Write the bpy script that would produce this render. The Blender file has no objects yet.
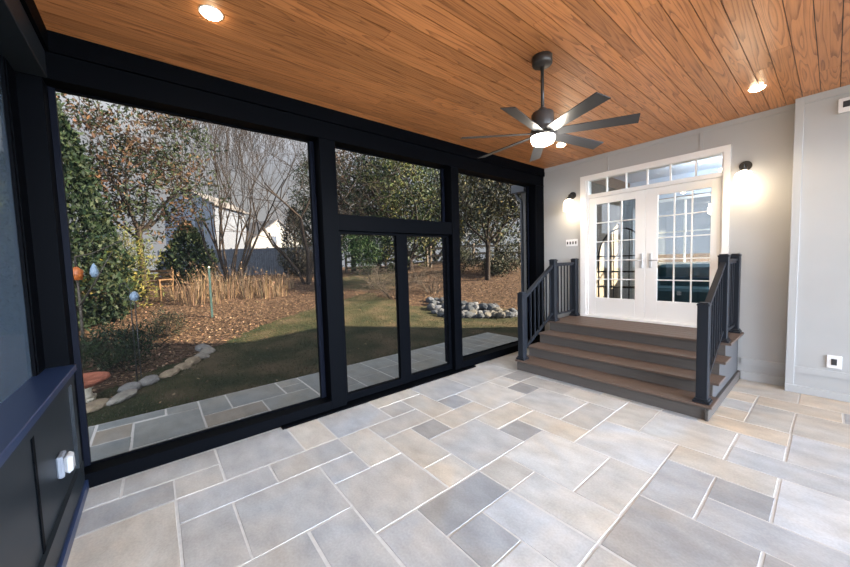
import bpy, bmesh, math, random
from mathutils import Vector, Matrix
R0 = random.Random(7)
sc = bpy.context.scene
COL = sc.collection
PI = math.pi

# ------------------------------------------------------------------ camera
cam_d = bpy.data.cameras.new('camera'); cam = bpy.data.objects.new('camera', cam_d); COL.objects.link(cam)
cam_d.sensor_width = 36.0; cam_d.lens = 332.98/850*36; cam_d.clip_start = .02; cam_d.clip_end = 400
_r = (0.63200526, 0.77434916, -0.03086638); _d = (0.02871845, -0.0632042, -0.99758733); _f = (-0.7744318, 0.629594, -0.06218349)
cam.matrix_world = Matrix(((_r[0], -_d[0], -_f[0], 3.456), (_r[1], -_d[1], -_f[1], -5.73), (_r[2], -_d[2], -_f[2], 1.6), (0, 0, 0, 1)))
sc.camera = cam
# ------------------------------------------------------------------ exposure
sc.view_settings.view_transform = 'Standard'; sc.view_settings.look = 'None'
sc.view_settings.exposure = 0.55; sc.view_settings.gamma = 1.0; sc.view_settings.use_curve_mapping = False
try:
    sc.cycles.use_denoising = True; sc.cycles.transparent_max_bounces = 24; sc.cycles.max_bounces = 8
    sc.cycles.sample_clamp_indirect = 6.0
except Exception: pass
# ------------------------------------------------------------------ sky
SKY_LOW, SKY_EAST, SKY_SOUTH = 0.56, 23.5, 1.1
w = bpy.data.worlds.new('sky'); sc.world = w; w.use_nodes = True
nt = w.node_tree; nt.nodes.clear()
def N(nt, t, **k):
    n = nt.nodes.new(t)
    for a, b in k.items(): setattr(n, a, b)
    return n
def math_(nt, op, a, b=None, c=None):
    n = N(nt, 'ShaderNodeMath', operation=op)
    for i, v in enumerate((a, b, c)):
        if v is None: continue
        if isinstance(v, (int, float)): n.inputs[i].default_value = v
        else: nt.links.new(v, n.inputs[i])
    return n.outputs[0]
def build_sky():
    L = nt.links
    tc = N(nt, 'ShaderNodeTexCoord'); nv = N(nt, 'ShaderNodeVectorMath', operation='NORMALIZE'); L.new(tc.outputs['Generated'], nv.inputs[0])
    flat = N(nt, 'ShaderNodeVectorMath', operation='MULTIPLY'); L.new(nv.outputs[0], flat.inputs[0]); flat.inputs[1].default_value = (1, 1, 0)
    fn = N(nt, 'ShaderNodeVectorMath', operation='NORMALIZE'); L.new(flat.outputs[0], fn.inputs[0])
    def lobe(d, lo, hi, top):
        dt = N(nt, 'ShaderNodeVectorMath', operation='DOT_PRODUCT'); L.new(fn.outputs[0], dt.inputs[0]); dt.inputs[1].default_value = d
        mr = N(nt, 'ShaderNodeMapRange', interpolation_type='SMOOTHSTEP'); L.new(dt.outputs['Value'], mr.inputs['Value'])
        mr.inputs['From Min'].default_value = lo; mr.inputs['From Max'].default_value = hi; mr.inputs['To Max'].default_value = top
        return mr.outputs[0]
    bright = math_(nt, 'ADD', lobe((.98, .2, 0), .40, 1.0, SKY_EAST), lobe((-.2, -.98, 0), .3, .95, SKY_SOUTH))
    sep = N(nt, 'ShaderNodeSeparateXYZ'); L.new(nv.outputs[0], sep.inputs[0])
    el = N(nt, 'ShaderNodeMapRange', interpolation_type='SMOOTHSTEP'); L.new(sep.outputs['Z'], el.inputs['Value'])
    el.inputs['From Min'].default_value = .12; el.inputs['From Max'].default_value = .62; el.inputs['To Min'].default_value = 1; el.inputs['To Max'].default_value = 0
    up = N(nt, 'ShaderNodeMapRange', interpolation_type='SMOOTHSTEP'); L.new(sep.outputs['Z'], up.inputs['Value'])
    up.inputs['From Min'].default_value = .22; up.inputs['From Max'].default_value = .5; up.inputs['To Min'].default_value = SKY_LOW; up.inputs['To Max'].default_value = SKY_LOW*2.8
    no = N(nt, 'ShaderNodeTexNoise'); L.new(nv.outputs[0], no.inputs['Vector']); no.inputs['Scale'].default_value = 2.2; no.inputs['Detail'].default_value = 5
    cl = N(nt, 'ShaderNodeMapRange'); L.new(no.outputs['Fac'], cl.inputs['Value']); cl.inputs['From Min'].default_value = .35; cl.inputs['From Max'].default_value = .65
    c = N(nt, 'ShaderNodeMix', data_type='RGBA'); L.new(cl.outputs[0], c.inputs[0]); c.inputs[6].default_value = (.86, .94, 1.10, 1); c.inputs[7].default_value = (1, .985, .96, 1)
    bg = N(nt, 'ShaderNodeBackground'); L.new(c.outputs[2], bg.inputs['Color']); L.new(up.outputs[0], bg.inputs['Strength'])
    b2 = N(nt, 'ShaderNodeBackground'); b2.inputs['Color'].default_value = (.79, .91, 1.07, 1); L.new(math_(nt, 'MULTIPLY', bright, el.outputs[0]), b2.inputs['Strength'])
    ad = N(nt, 'ShaderNodeAddShader'); L.new(bg.outputs[0], ad.inputs[0]); L.new(b2.outputs[0], ad.inputs[1])
    out = N(nt, 'ShaderNodeOutputWorld'); L.new(ad.outputs[0], out.inputs[0])
build_sky()
# ------------------------------------------------------------------ sun (low, from beyond the house)
sd = bpy.data.lights.new('sun', 'SUN'); sd.energy = 38.0; sd.color = (1, .82, .58); sd.angle = math.radians(.8)
sun = bpy.data.objects.new('sun', sd); COL.objects.link(sun)
sun.rotation_euler = Vector((-.63, -.774, -.44)).to_track_quat('-Z', 'Y').to_euler()

# ------------------------------------------------------------------ materials
def mat(name, col, rough=.6, spec=.5, metal=0.0, attr=False, noise=0, nscale=8, bump=0, bscale=40, emit=None, stretch=None):
    m = bpy.data.materials.new(name); m.use_nodes = True; t = m.node_tree; b = t.nodes['Principled BSDF']
    b.inputs['Base Color'].default_value = (*col, 1); b.inputs['Roughness'].default_value = rough
    b.inputs['Specular IOR Level'].default_value = spec; b.inputs['Metallic'].default_value = metal
    src = None
    tc = N(t, 'ShaderNodeTexCoord'); vec = tc.outputs['Object']
    if stretch:
        mp = N(t, 'ShaderNodeMapping'); mp.inputs['Scale'].default_value = stretch; t.links.new(vec, mp.inputs[0]); vec = mp.outputs[0]
    if attr:
        a = N(t, 'ShaderNodeAttribute', attribute_name='tone'); src = a.outputs['Color']
    if noise:
        n = N(t, 'ShaderNodeTexNoise'); n.inputs['Scale'].default_value = nscale; n.inputs['Detail'].default_value = 5; t.links.new(vec, n.inputs['Vector'])
        r = N(t, 'ShaderNodeMapRange'); t.links.new(n.outputs['Fac'], r.inputs['Value']); r.inputs['From Min'].default_value = .3; r.inputs['From Max'].default_value = .7
        r.inputs['To Min'].default_value = 1-noise; r.inputs['To Max'].default_value = 1+noise
        mu = N(t, 'ShaderNodeVectorMath', operation='SCALE'); t.links.new(r.outputs[0], mu.inputs['Scale'])
        if src: t.links.new(src, mu.inputs[0])
        else: mu.inputs[0].default_value = col
        src = mu.outputs[0]
    if src: t.links.new(src, b.inputs['Base Color'])
    if bump:
        n2 = N(t, 'ShaderNodeTexNoise'); n2.inputs['Scale'].default_value = bscale; n2.inputs['Detail'].default_value = 4; t.links.new(vec, n2.inputs['Vector'])
        bp = N(t, 'ShaderNodeBump'); bp.inputs['Strength'].default_value = bump; bp.inputs['Distance'].default_value = .01
        t.links.new(n2.outputs['Fac'], bp.inputs['Height']); t.links.new(bp.outputs[0], b.inputs['Normal'])
    if emit:
        b.inputs['Emission Color'].default_value = (*emit[:3], 1); b.inputs['Emission Strength'].default_value = emit[3]
    return m
def screen_mat(name, through, col):
    m = bpy.data.materials.new(name); m.use_nodes = True; t = m.node_tree; t.nodes.clear()
    tr = N(t, 'ShaderNodeBsdfTransparent'); df = N(t, 'ShaderNodeBsdfDiffuse'); df.inputs[0].default_value = (*col, 1)
    mx = N(t, 'ShaderNodeMixShader'); mx.inputs[0].default_value = 1-through; o = N(t, 'ShaderNodeOutputMaterial')
    t.links.new(tr.outputs[0], mx.inputs[1]); t.links.new(df.outputs[0], mx.inputs[2]); t.links.new(mx.outputs[0], o.inputs[0]); return m
def glass_mat(name, refl, tint=(.93, .96, .96), rough=.0):
    m = bpy.data.materials.new(name); m.use_nodes = True; t = m.node_tree; t.nodes.clear()
    tr = N(t, 'ShaderNodeBsdfTransparent'); tr.inputs[0].default_value = (*tint, 1)
    gl = N(t, 'ShaderNodeBsdfGlossy'); gl.inputs['Roughness'].default_value = rough
    mx = N(t, 'ShaderNodeMixShader'); mx.inputs[0].default_value = refl; o = N(t, 'ShaderNodeOutputMaterial')
    t.links.new(tr.outputs[0], mx.inputs[1]); t.links.new(gl.outputs[0], mx.inputs[2]); t.links.new(mx.outputs[0], o.inputs[0]); return m
M = {}
M['frame'] = mat('black_painted_aluminium', (.0014, .0018, .0028), .5, .02)
M['cap'] = mat('navy_sky_reflection_tint', (.010, .021, .062), .34, .5)  # blue sky reflection on the knee wall cap put into the colour
M['jamb'] = mat('black_jamb_sky_tint', (.003, .0042, .009), .5, .05)  # bluish sky reflection on the reveals put into the jamb colour
M['knee'] = mat('dark_slate_knee_wall_paint', (.011, .015, .020), .42, .25)
M['rail'] = mat('black_railing_metal', (.012, .0145, .020), .42, .2)
M['wall'] = mat('grey_wall_paint', (.42, .425, .43), .6, .3, noise=.02, nscale=3)
M['trimgrey'] = mat('grey_trim_paint', (.43, .44, .45), .5, .3)
M['white'] = mat('white_door_paint', (.82, .81, .80), .4, .4)
M['deck'] = mat('brown_composite_decking', (.100, .070, .056), .55, .35, noise=.14, nscale=5, stretch=(.6, 14, 14), bump=.15, bscale=60)
M['riser'] = mat('grey_brown_riser_board', (.082, .072, .066), .6, .3, noise=.10, nscale=5, stretch=(.6, 14, 14))
M['cover'] = mat('grey_white_plastic', (.38, .39, .41), .4, .4)
M['skirt'] = mat('grey_stair_side_panel', (.075, .075, .08), .6, .3)
M['silver'] = mat('brushed_steel', (.55, .55, .56), .5, .5, metal=.6)
M['plate'] = mat('white_plastic', (.78, .78, .80), .4, .4)
M['dark'] = mat('dark_plastic', (.03, .03, .035), .5)
M['fanblade'] = mat('dark_fan_blade', (.035, .036, .040), .3, .5)
M['fanmetal'] = mat('dark_bronze_metal', (.04, .036, .034), .35, .5)
M['screen'] = screen_mat("insect_screen", .70, (.004, .0042, .005))
M['screengrazing'] = screen_mat('grazing_insect_screen', .32, (.05, .075, .11))  # grazing view and bluish skylight on the mesh put into density and colour
M['glass'] = glass_mat('door_glass', .20)
M['clearglass'] = glass_mat('clear_window_glass', .05, (1, 1, 1))
M['grout'] = mat('pale_mortar', (.51, .505, .50), .8, .2, noise=.08, nscale=20)
M['terracotta'] = mat('terracotta', (.20, .068, .040), .8, .2, noise=.15, nscale=12)
M['stonecast'] = mat('cast_stone', (.38, .34, .27), .9, .2, noise=.15, nscale=18, bump=.3)
M['leaf'] = mat('leaf', (.1, .1, .05), .6, .15, attr=True)
M['bark'] = mat('bark', (.024, .018, .014), .9, .15, noise=.3, nscale=20)
M['palebark'] = mat('pale_bark', (.07, .058, .046), .9, .15, noise=.3, nscale=20)
M['rock'] = mat('field_stone', (.2, .2, .21), .85, .2, attr=True, noise=.25, nscale=9, bump=.5, bscale=14)
M['siding'] = mat('white_siding', (.18, .178, .17), .7, .2)
M['greysiding'] = mat('blue_grey_siding', (.085, .095, .115), .7, .2)
M['shingle'] = mat('grey_roof_shingles', (.10, .095, .095), .9, .2, noise=.15, nscale=14)
M['fencewood'] = mat('grey_weathered_fence', (.06, .066, .078), .9, .2, noise=.2, nscale=6)
M['railwood'] = mat('weathered_rail_wood', (.075, .058, .042), .9, .2, noise=.25, nscale=10)
M['benchwood'] = mat('teak_wood', (.10, .058, .028), .7, .2, noise=.2, nscale=9)
M['winglass'] = mat('dark_window_glass', (.03, .035, .045), .15, .5)
M['orange'] = mat('orange_glaze', (.34, .085, .012), .5)
M['paleblue'] = mat('pale_blue_glaze', (.17, .23, .30), .4)
M['greenmetal'] = mat('green_painted_post', (.006, .03, .026), .6)
M['iron'] = mat('black_wrought_iron', (.015, .015, .015), .5)
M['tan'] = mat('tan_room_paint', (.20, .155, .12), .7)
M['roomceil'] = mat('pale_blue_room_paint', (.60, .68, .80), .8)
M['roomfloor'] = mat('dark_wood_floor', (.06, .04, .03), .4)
M['curtain'] = mat('pale_curtain', (.60, .66, .72), .8)
M['sofa'] = mat('dark_teal_fabric', (.02, .07, .09), .8)
M['gutter'] = mat('grey_blue_gutter', (.16, .18, .22), .5)
M['sconceglow'] = mat('lit_opal_glass', (.9, .88, .84), .4, emit=(1, .83, .62, 5.0))
M['canglow'] = mat('lit_downlight_lens', (.9, .88, .84), .4, emit=(1, .80, .52, 45.0))
M['fanglow'] = mat('lit_fan_lens', (.9, .9, .88), .4, emit=(1, .92, .80, 16.0))
M['roomglow'] = mat('lit_room_lamp', (.9, .9, .88), .4, emit=(1, .9, .76, 5.0))

def stone_mat():
    m = mat('bluestone_paving', (.4, .4, .4), .42, .45, attr=True, noise=.17, nscale=4.2, bump=.3, bscale=9, stretch=(1, 1.6, 1))
    t = m.node_tree; b = t.nodes['Principled BSDF']
    src = b.inputs['Base Color'].links[0].from_socket
    # mineral staining: rusty and bluish veils drifting through the stone
    tc = N(t, 'ShaderNodeTexCoord'); n = N(t, 'ShaderNodeTexNoise'); n.inputs['Scale'].default_value = 1.7; n.inputs['Detail'].default_value = 7; n.inputs['Distortion'].default_value = .8
    t.links.new(tc.outputs['Object'], n.inputs['Vector'])
    r = N(t, 'ShaderNodeValToRGB'); e = r.color_ramp.elements
    e[0].position = .34; e[0].color = (1.07, 1.0, .92, 1); e[1].position = .66; e[1].color = (.95, .995, 1.06, 1)
    t.links.new(n.outputs['Fac'], r.inputs[0])
    mu = N(t, 'ShaderNodeVectorMath', operation='MULTIPLY'); t.links.new(src, mu.inputs[0]); t.links.new(r.outputs[0], mu.inputs[1])
    n2 = N(t, 'ShaderNodeTexNoise'); n2.inputs['Scale'].default_value = 70; n2.inputs['Detail'].default_value = 3; t.links.new(tc.outputs['Object'], n2.inputs['Vector'])
    r2 = N(t, 'ShaderNodeMapRange'); t.links.new(n2.outputs['Fac'], r2.inputs['Value']); r2.inputs['To Min'].default_value = .80; r2.inputs['To Max'].default_value = 1.20
    s2 = N(t, 'ShaderNodeVectorMath', operation='SCALE'); t.links.new(mu.outputs[0], s2.inputs[0]); t.links.new(r2.outputs[0], s2.inputs['Scale'])
    t.links.new(s2.outputs[0], b.inputs['Base Color']); return m
M['stone'] = stone_mat()
def plank_mat():
    m = bpy.data.materials.new('stained_wood_planks'); m.use_nodes = True; t = m.node_tree; b = t.nodes['Principled BSDF']; L = t.links
    tc = N(t, 'ShaderNodeTexCoord'); at = N(t, 'ShaderNodeAttribute', attribute_name='tone')
    sp = N(t, 'ShaderNodeSeparateXYZ'); L.new(at.outputs['Color'], sp.inputs[0])     # x: shade  y: offset
    of = N(t, 'ShaderNodeCombineXYZ'); L.new(math_(t, 'MULTIPLY', sp.outputs[1], 37.0), of.inputs[1]); L.new(math_(t, 'MULTIPLY', sp.outputs[1], 11.0), of.inputs[2])
    ad = N(t, 'ShaderNodeVectorMath', operation='ADD'); L.new(tc.outputs['Object'], ad.inputs[0]); L.new(of.outputs[0], ad.inputs[1])
    mp = N(t, 'ShaderNodeMapping'); mp.inputs['Scale'].default_value = (8.5, .42, 1); L.new(ad.outputs[0], mp.inputs[0])
    n0 = N(t, 'ShaderNodeTexNoise'); n0.inputs['Scale'].default_value = 1.0; n0.inputs['Detail'].default_value = 1.5; L.new(mp.outputs[0], n0.inputs['Vector'])
    rings = math_(t, 'FRACT', math_(t, 'MULTIPLY', n0.outputs['Fac'], 17.0))            # contour lines of a slow noise = cathedral grain
    rr = N(t, 'ShaderNodeMapRange', interpolation_type='SMOOTHSTEP'); L.new(rings, rr.inputs['Value']); rr.inputs['From Min'].default_value = .0; rr.inputs['From Max'].default_value = .55
    mp2 = N(t, 'ShaderNodeMapping'); mp2.inputs['Scale'].default_value = (90, 3.5, 1); L.new(ad.outputs[0], mp2.inputs[0])
    n1 = N(t, 'ShaderNodeTexNoise'); n1.inputs['Scale'].default_value = 1.0; n1.inputs['Detail'].default_value = 4; L.new(mp2.outputs[0], n1.inputs['Vector'])
    g = math_(t, 'ADD', math_(t, 'ADD', .02, math_(t, 'MULTIPLY', rr.outputs[0], .40)), math_(t, 'MULTIPLY', n1.outputs['Fac'], .75))
    cr = N(t, 'ShaderNodeValToRGB'); e = cr.color_ramp.elements
    e[0].position = .18; e[0].color = (.15, .050, .019, 1); e[1].position = .85; e[1].color = (.56, .245, .098, 1)
    e2 = cr.color_ramp.elements.new(.5); e2.color = (.40, .165, .064, 1)
    L.new(g, cr.inputs[0])
    s = N(t, 'ShaderNodeVectorMath', operation='SCALE'); L.new(cr.outputs[0], s.inputs[0]); L.new(sp.outputs[0], s.inputs['Scale'])
    L.new(s.outputs[0], b.inputs['Base Color']); b.inputs['Roughness'].default_value = .30; b.inputs['Specular IOR Level'].default_value = .35
    bp = N(t, 'ShaderNodeBump'); bp.inputs['Strength'].default_value = .25; bp.inputs['Distance'].default_value = .004; L.new(g, bp.inputs['Height']); L.new(bp.outputs[0], b.inputs['Normal'])
    return m
M['plank'] = plank_mat()
def ground_mat():
    m = bpy.data.materials.new('lawn_and_leaf_beds'); m.use_nodes = True; t = m.node_tree; b = t.nodes['Principled BSDF']; L = t.links
    tc = N(t, 'ShaderNodeTexCoord'); at = N(t, 'ShaderNodeAttribute', attribute_name='tone'); sp = N(t, 'ShaderNodeSeparateXYZ'); L.new(at.outputs['Color'], sp.inputs[0])
    def noise(sc_, det):
        n = N(t, 'ShaderNodeTexNoise'); n.inputs['Scale'].default_value = sc_; n.inputs['Detail'].default_value = det; L.new(tc.outputs['Object'], n.inputs['Vector']); return n.outputs['Fac']
    def ramp(f, *st):
        r = N(t, 'ShaderNodeValToRGB'); e = r.color_ramp.elements
        e[0].position, e[0].color = st[0][0], (*st[0][1], 1); e[1].position, e[1].color = st[-1][0], (*st[-1][1], 1)
        for p, c in st[1:-1]: x = e.new(p); x.color = (*c, 1)
        L.new(f, r.inputs[0]); return r.outputs[0]
    grass = ramp(noise(1.3, 8), (.34, (.019, .025, .012)), (.5, (.038, .037, .019)), (.66, (.075, .058, .036)))
    litter = ramp(noise(13, 6), (.32, (.014, .010, .007)), (.5, (.048, .030, .020)), (.64, (.115, .074, .047)))
    f = math_(t, 'ADD', sp.outputs[0], math_(t, 'MULTIPLY', math_(t, 'SUBTRACT', noise(1.6, 5), .5), 1.1))
    mr = N(t, 'ShaderNodeMapRange'); L.new(f, mr.inputs['Value']); mr.inputs['From Min'].default_value = .42; mr.inputs['From Max'].default_value = .58
    mx = N(t, 'ShaderNodeMix', data_type='RGBA'); L.new(mr.outputs[0], mx.inputs[0]); L.new(grass, mx.inputs[6]); L.new(litter, mx.inputs[7])
    L.new(mx.outputs[2], b.inputs['Base Color']); b.inputs['Roughness'].default_value = .95; b.inputs['Specular IOR Level'].default_value = .1
    bp = N(t, 'ShaderNodeBump'); bp.inputs['Strength'].default_value = .8; bp.inputs['Distance'].default_value = .04; L.new(noise(22, 6), bp.inputs['Height']); L.new(bp.outputs[0], b.inputs['Normal'])
    return m
M['ground'] = ground_mat()

# ------------------------------------------------------------------ helpers
def tag(o, label=None, cat=None, group=None, kind=None):
    if label: o['label'] = label
    if cat: o['category'] = cat
    if group: o['group'] = group
    if kind: o['kind'] = kind
    return o
class MB:
    def __init__(s): s.v = []; s.f = []; s.c = []; s.sm = []
    def face(s, pts, col=(1, 1, 1), smooth=False):
        b = len(s.v); s.v += [tuple(p) for p in pts]; s.f.append(tuple(range(b, b+len(pts)))); s.c.append(col); s.sm.append(smooth)
    def box(s, x0, y0, z0, x1, y1, z1, col=(1, 1, 1), bevel=0.0):
        if bevel:
            bm = bmesh.new(); bmesh.ops.create_cube(bm, size=1)
            for q in bm.verts: q.co = Vector(((x0+x1)/2+q.co.x*(x1-x0), (y0+y1)/2+q.co.y*(y1-y0), (z0+z1)/2+q.co.z*(z1-z0)))
            bmesh.ops.bevel(bm, geom=list(bm.edges), offset=bevel, segments=1, affect='EDGES')
            s.addbm(bm, col); return
        b = len(s.v)
        s.v += [(x0, y0, z0), (x1, y0, z0), (x1, y1, z0), (x0, y1, z0), (x0, y0, z1), (x1, y0, z1), (x1, y1, z1), (x0, y1, z1)]
        for q in ((0, 3, 2, 1), (4, 5, 6, 7), (0, 1, 5, 4), (1, 2, 6, 5), (2, 3, 7, 6), (3, 0, 4, 7)):
            s.f.append(tuple(b+i for i in q)); s.c.append(col); s.sm.append(False)
    def addbm(s, bm, col=(1, 1, 1), smooth=False, mtx=None):
        b = len(s.v); bm.verts.ensure_lookup_table()
        for q in bm.verts: s.v.append(tuple(mtx @ q.co) if mtx else tuple(q.co))
        bm.verts.index_update()
        for f in bm.faces: s.f.append(tuple(b+q.index for q in f.verts)); s.c.append(col); s.sm.append(smooth)
        bm.free()
    def bar(s, p, q, wx, wy, up=(0, 0, 1), col=(1, 1, 1)):
        p, q = Vector(p), Vector(q); d = (q-p).normalized(); side = d.cross(Vector(up)).normalized(); u = side.cross(d).normalized()
        b = len(s.v)
        for c in (p, q):
            for a, e in ((-1, -1), (1, -1), (1, 1), (-1, 1)): s.v.append(tuple(c+side*a*wx/2+u*e*wy/2))
        for k in ((3, 2, 1, 0), (4, 5, 6, 7), (0, 1, 5, 4), (1, 2, 6, 5), (2, 3, 7, 6), (3, 0, 4, 7)):
            s.f.append(tuple(b+i for i in k)); s.c.append(col); s.sm.append(False)
    def tube(s, pts, rad, n=8, col=(1, 1, 1), cap=True):
        pts = [Vector(p) for p in pts]; rad = rad if isinstance(rad, (list, tuple)) else [rad]*len(pts)
        b = len(s.v); ref = None
        for i, p in enumerate(pts):
            d = (pts[min(i+1, len(pts)-1)]-pts[max(i-1, 0)])
            d = d.normalized() if d.length > 1e-9 else Vector((0, 0, 1))
            if ref is None: ref = Vector((1, 0, 0)) if abs(d.x) < .8 else Vector((0, 1, 0))
            a = d.cross(ref).normalized(); c = d.cross(a).normalized(); ref = -a.cross(d) if False else ref
            for k in range(n):
                t = 2*PI*k/n; s.v.append(tuple(p+a*(math.cos(t)*rad[i])+c*(math.sin(t)*rad[i])))
        for i in range(len(pts)-1):
            for k in range(n):
                s.f.append((b+i*n+k, b+i*n+(k+1) % n, b+(i+1)*n+(k+1) % n, b+(i+1)*n+k)); s.c.append(col); s.sm.append(True)
        if cap and n > 3:
            s.f.append(tuple(b+k for k in range(n))[::-1]); s.c.append(col); s.sm.append(False)
            e = b+(len(pts)-1)*n; s.f.append(tuple(e+k for k in range(n))); s.c.append(col); s.sm.append(False)
    def lathe(s, prof, cx=0, cy=0, n=28, col=(1, 1, 1), smooth=True):
        b = len(s.v)
        for r, z in prof:
            for k in range(n): t = 2*PI*k/n; s.v.append((cx+r*math.cos(t), cy+r*math.sin(t), z))
        for i in range(len(prof)-1):
            for k in range(n):
                s.f.append((b+i*n+k, b+i*n+(k+1) % n, b+(i+1)*n+(k+1) % n, b+(i+1)*n+k)); s.c.append(col); s.sm.append(smooth)
        for i, rev in ((0, True), (len(prof)-1, False)):
            if prof[i][0] > 1e-4:
                q = tuple(b+i*n+k for k in range(n)); s.f.append(q[::-1] if rev else q); s.c.append(col); s.sm.append(False)
    def prism(s, poly, axis, a, b_, col=(1, 1, 1)):
        """poly of 2D points, extruded along axis ('x' or 'y')"""
        b = len(s.v); n = len(poly)
        for c in (a, b_):
            for p in poly: s.v.append((c, p[0], p[1]) if axis == 'x' else (p[0], c, p[1]))
        s.f.append(tuple(b+i for i in range(n))); s.f.append(tuple(b+n+i for i in range(n))[::-1]); s.c += [col]*2; s.sm += [False]*2
        for i in range(n):
            s.f.append((b+(i+1) % n, b+i, b+n+i, b+n+(i+1) % n)); s.c.append(col); s.sm.append(False)
    def build(s, name, m, parent=None, attr=False, origin=None):
        me = bpy.data.meshes.new(name)
        o3 = Vector(origin) if origin else None
        me.from_pydata([tuple(Vector(p)-o3) for p in s.v] if o3 else s.v, [], s.f)
        me.polygons.foreach_set('use_smooth', s.sm)
        if attr:
            at = me.attributes.new('tone', 'FLOAT_COLOR', 'FACE')
            at.data.foreach_set('color', [x for c in s.c for x in (c[0], c[1], c[2], 1.0)])
        me.materials.append(m); me.update()
        o = bpy.data.objects.new(name, me); COL.objects.link(o)
        if o3: o.location = o3
        if parent is not None:
            o.parent = parent
            if o3 is None: o.matrix_parent_inverse = Matrix.Translation(parent.location).inverted() if parent.type == 'EMPTY' or parent.location.length else Matrix()
        return o
def empty(name, loc, label, cat, group=None, kind=None):
    o = bpy.data.objects.new(name, None); COL.objects.link(o); o.location = loc; o.empty_display_size = .1
    return tag(o, label, cat, group, kind)
def bx(name, m, b, parent=None, bevel=0.0):
    q = MB(); q.box(*b, bevel=bevel); return q.build(name, m, parent)
def kids(o): return [c for c in bpy.data.objects if c.parent == o]
def copy_tree(o, parent=None):
    c = o.copy(); COL.objects.link(c)
    if parent is not None: c.parent = parent
    for k in list(o.children): copy_tree(k, c)
    return c

# ------------------------------------------------------------------ terrain
def sm(a, b, x):
    t = min(1, max(0, (x-a)/(b-a))); return t*t*(3-2*t)
def to_st(x, y):
    dx, dy = x-3.456, y+5.73; return (-.7759*dx+.6308*dy, .6308*dx+.7759*dy)
def from_st(s, t): return (3.456-.7759*s+.6308*t, -5.73+.6308*s+.7759*t)
def ground_z(x, y):
    s, t = to_st(x, y)
    k = lambda s0, sl, cap: -.08+(cap+.08)*math.tanh(max(0, s-s0)*sl/(cap+.08))
    a = sm(-8, -4.5, t); b = sm(-3, 2, t)
    return (k(6.3, .2, 1.15)*(1-a)+k(7., .13, 1.15)*a)*(1-b)+k(10., .2, 1.7)*b
def litter_mask(x, y):
    s, t = to_st(x, y)
    edge = [(-12, 2.9), (-4.9, 4.0), (-4.4, 4.9), (-4.3, 5.6), (-4.6, 6.8), (-4.2, 8.6), (-3.2, 10.5), (-2.2, 12.5), (-1.4, 11.6), (-.6, 10.6), (1.2, 11.0), (4, 10.2), (14, 10.2)]
    e = edge[-1][1]
    if t < edge[0][0]: e = edge[0][1]
    for (t0, e0), (t1, e1) in zip(edge, edge[1:]):
        if t0 <= t <= t1: e = e0+(e1-e0)*(t-t0)/(t1-t0)
    m = sm(-.5, .5, s-e)
    if -4.6 < t < -1.0 and s > 13: m *= .35
    return m
def make_ground():
    q = MB(); xs = []; ys = []
    def axis(lo, hi, fine0, fine1, df, dc):
        out = []; v = lo
        while v < hi: out.append(v); v += df if fine0 <= v < fine1 else dc
        return out+[hi]
    xs = axis(-75, 45, -16, 2, .3, 2.5); ys = axis(-50, 75, -13, 14, .3, 2.5)
    for y in ys:
        for x in xs:
            z = ground_z(x, y)
            if x > -1.4: z = min(z, -.08)-.02
            q.v.append((x, y, z-.0))
    n = len(xs)
    for j in range(len(ys)-1):
        for i in range(n-1):
            q.f.append((j*n+i, j*n+i+1, (j+1)*n+i+1, (j+1)*n+i)); q.sm.append(True)
            cx, cy = (xs[i]+xs[i+1])/2, (ys[j]+ys[j+1])/2; k = litter_mask(cx, cy) if cx < 0 else .2; q.c.append((k, k, k))
    o = q.build('ground', M['ground'], attr=False)
    at = o.data.attributes.new('tone', 'FLOAT_COLOR', 'POINT'); d = []
    for y in ys:
        for x in xs:
            k = litter_mask(x, y) if x < 0 else .2; d += [k, k, k, 1.0]
    at.data.foreach_set('color', d)
    tag(o, 'sloping garden ground of lawn and brown leaf covered beds outside', 'ground', kind='structure')
make_ground()

# ------------------------------------------------------------------ paving
TONES = dict(g=(.375, .372, .368), t=(.42, .395, .36), b=(.335, .345, .362), d=(.275, .280, .290), l=(.455, .45, .44), w=(.435, .445, .46), r=(.50, .43, .35))
def paving(name, stones, gx, gy, z, joint, m_label):
    q = MB(); ch = .003
    for (x0, y0, x1, y1, tone) in stones:
        c = TONES[tone]; k = R0.uniform(.92, 1.08); c = tuple(a*k for a in c)
        a = joint/2; dz = R0.uniform(-.0012, .0012)
        j = lambda: R0.uniform(-.004, .004)
        P = [(x0+a+j(), y0+a+j()), (x1-a+j(), y0+a+j()), (x1-a+j(), y1-a+j()), (x0+a+j(), y1-a+j())]
        I = [(P[0][0]+ch, P[0][1]+ch), (P[1][0]-ch, P[1][1]+ch), (P[2][0]-ch, P[2][1]-ch), (P[3][0]+ch, P[3][1]-ch)]
        q.face([(*p, z+dz) for p in I], c)
        for i in range(4):
            n = (i+1) % 4
            q.face([(*P[i], z-.004), (*P[n], z-.004), (*I[n], z+dz), (*I[i], z+dz)], c)
    return q
GX = lambda i: .01+.2955*i
GY = lambda j: -4.5+.302*j
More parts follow.
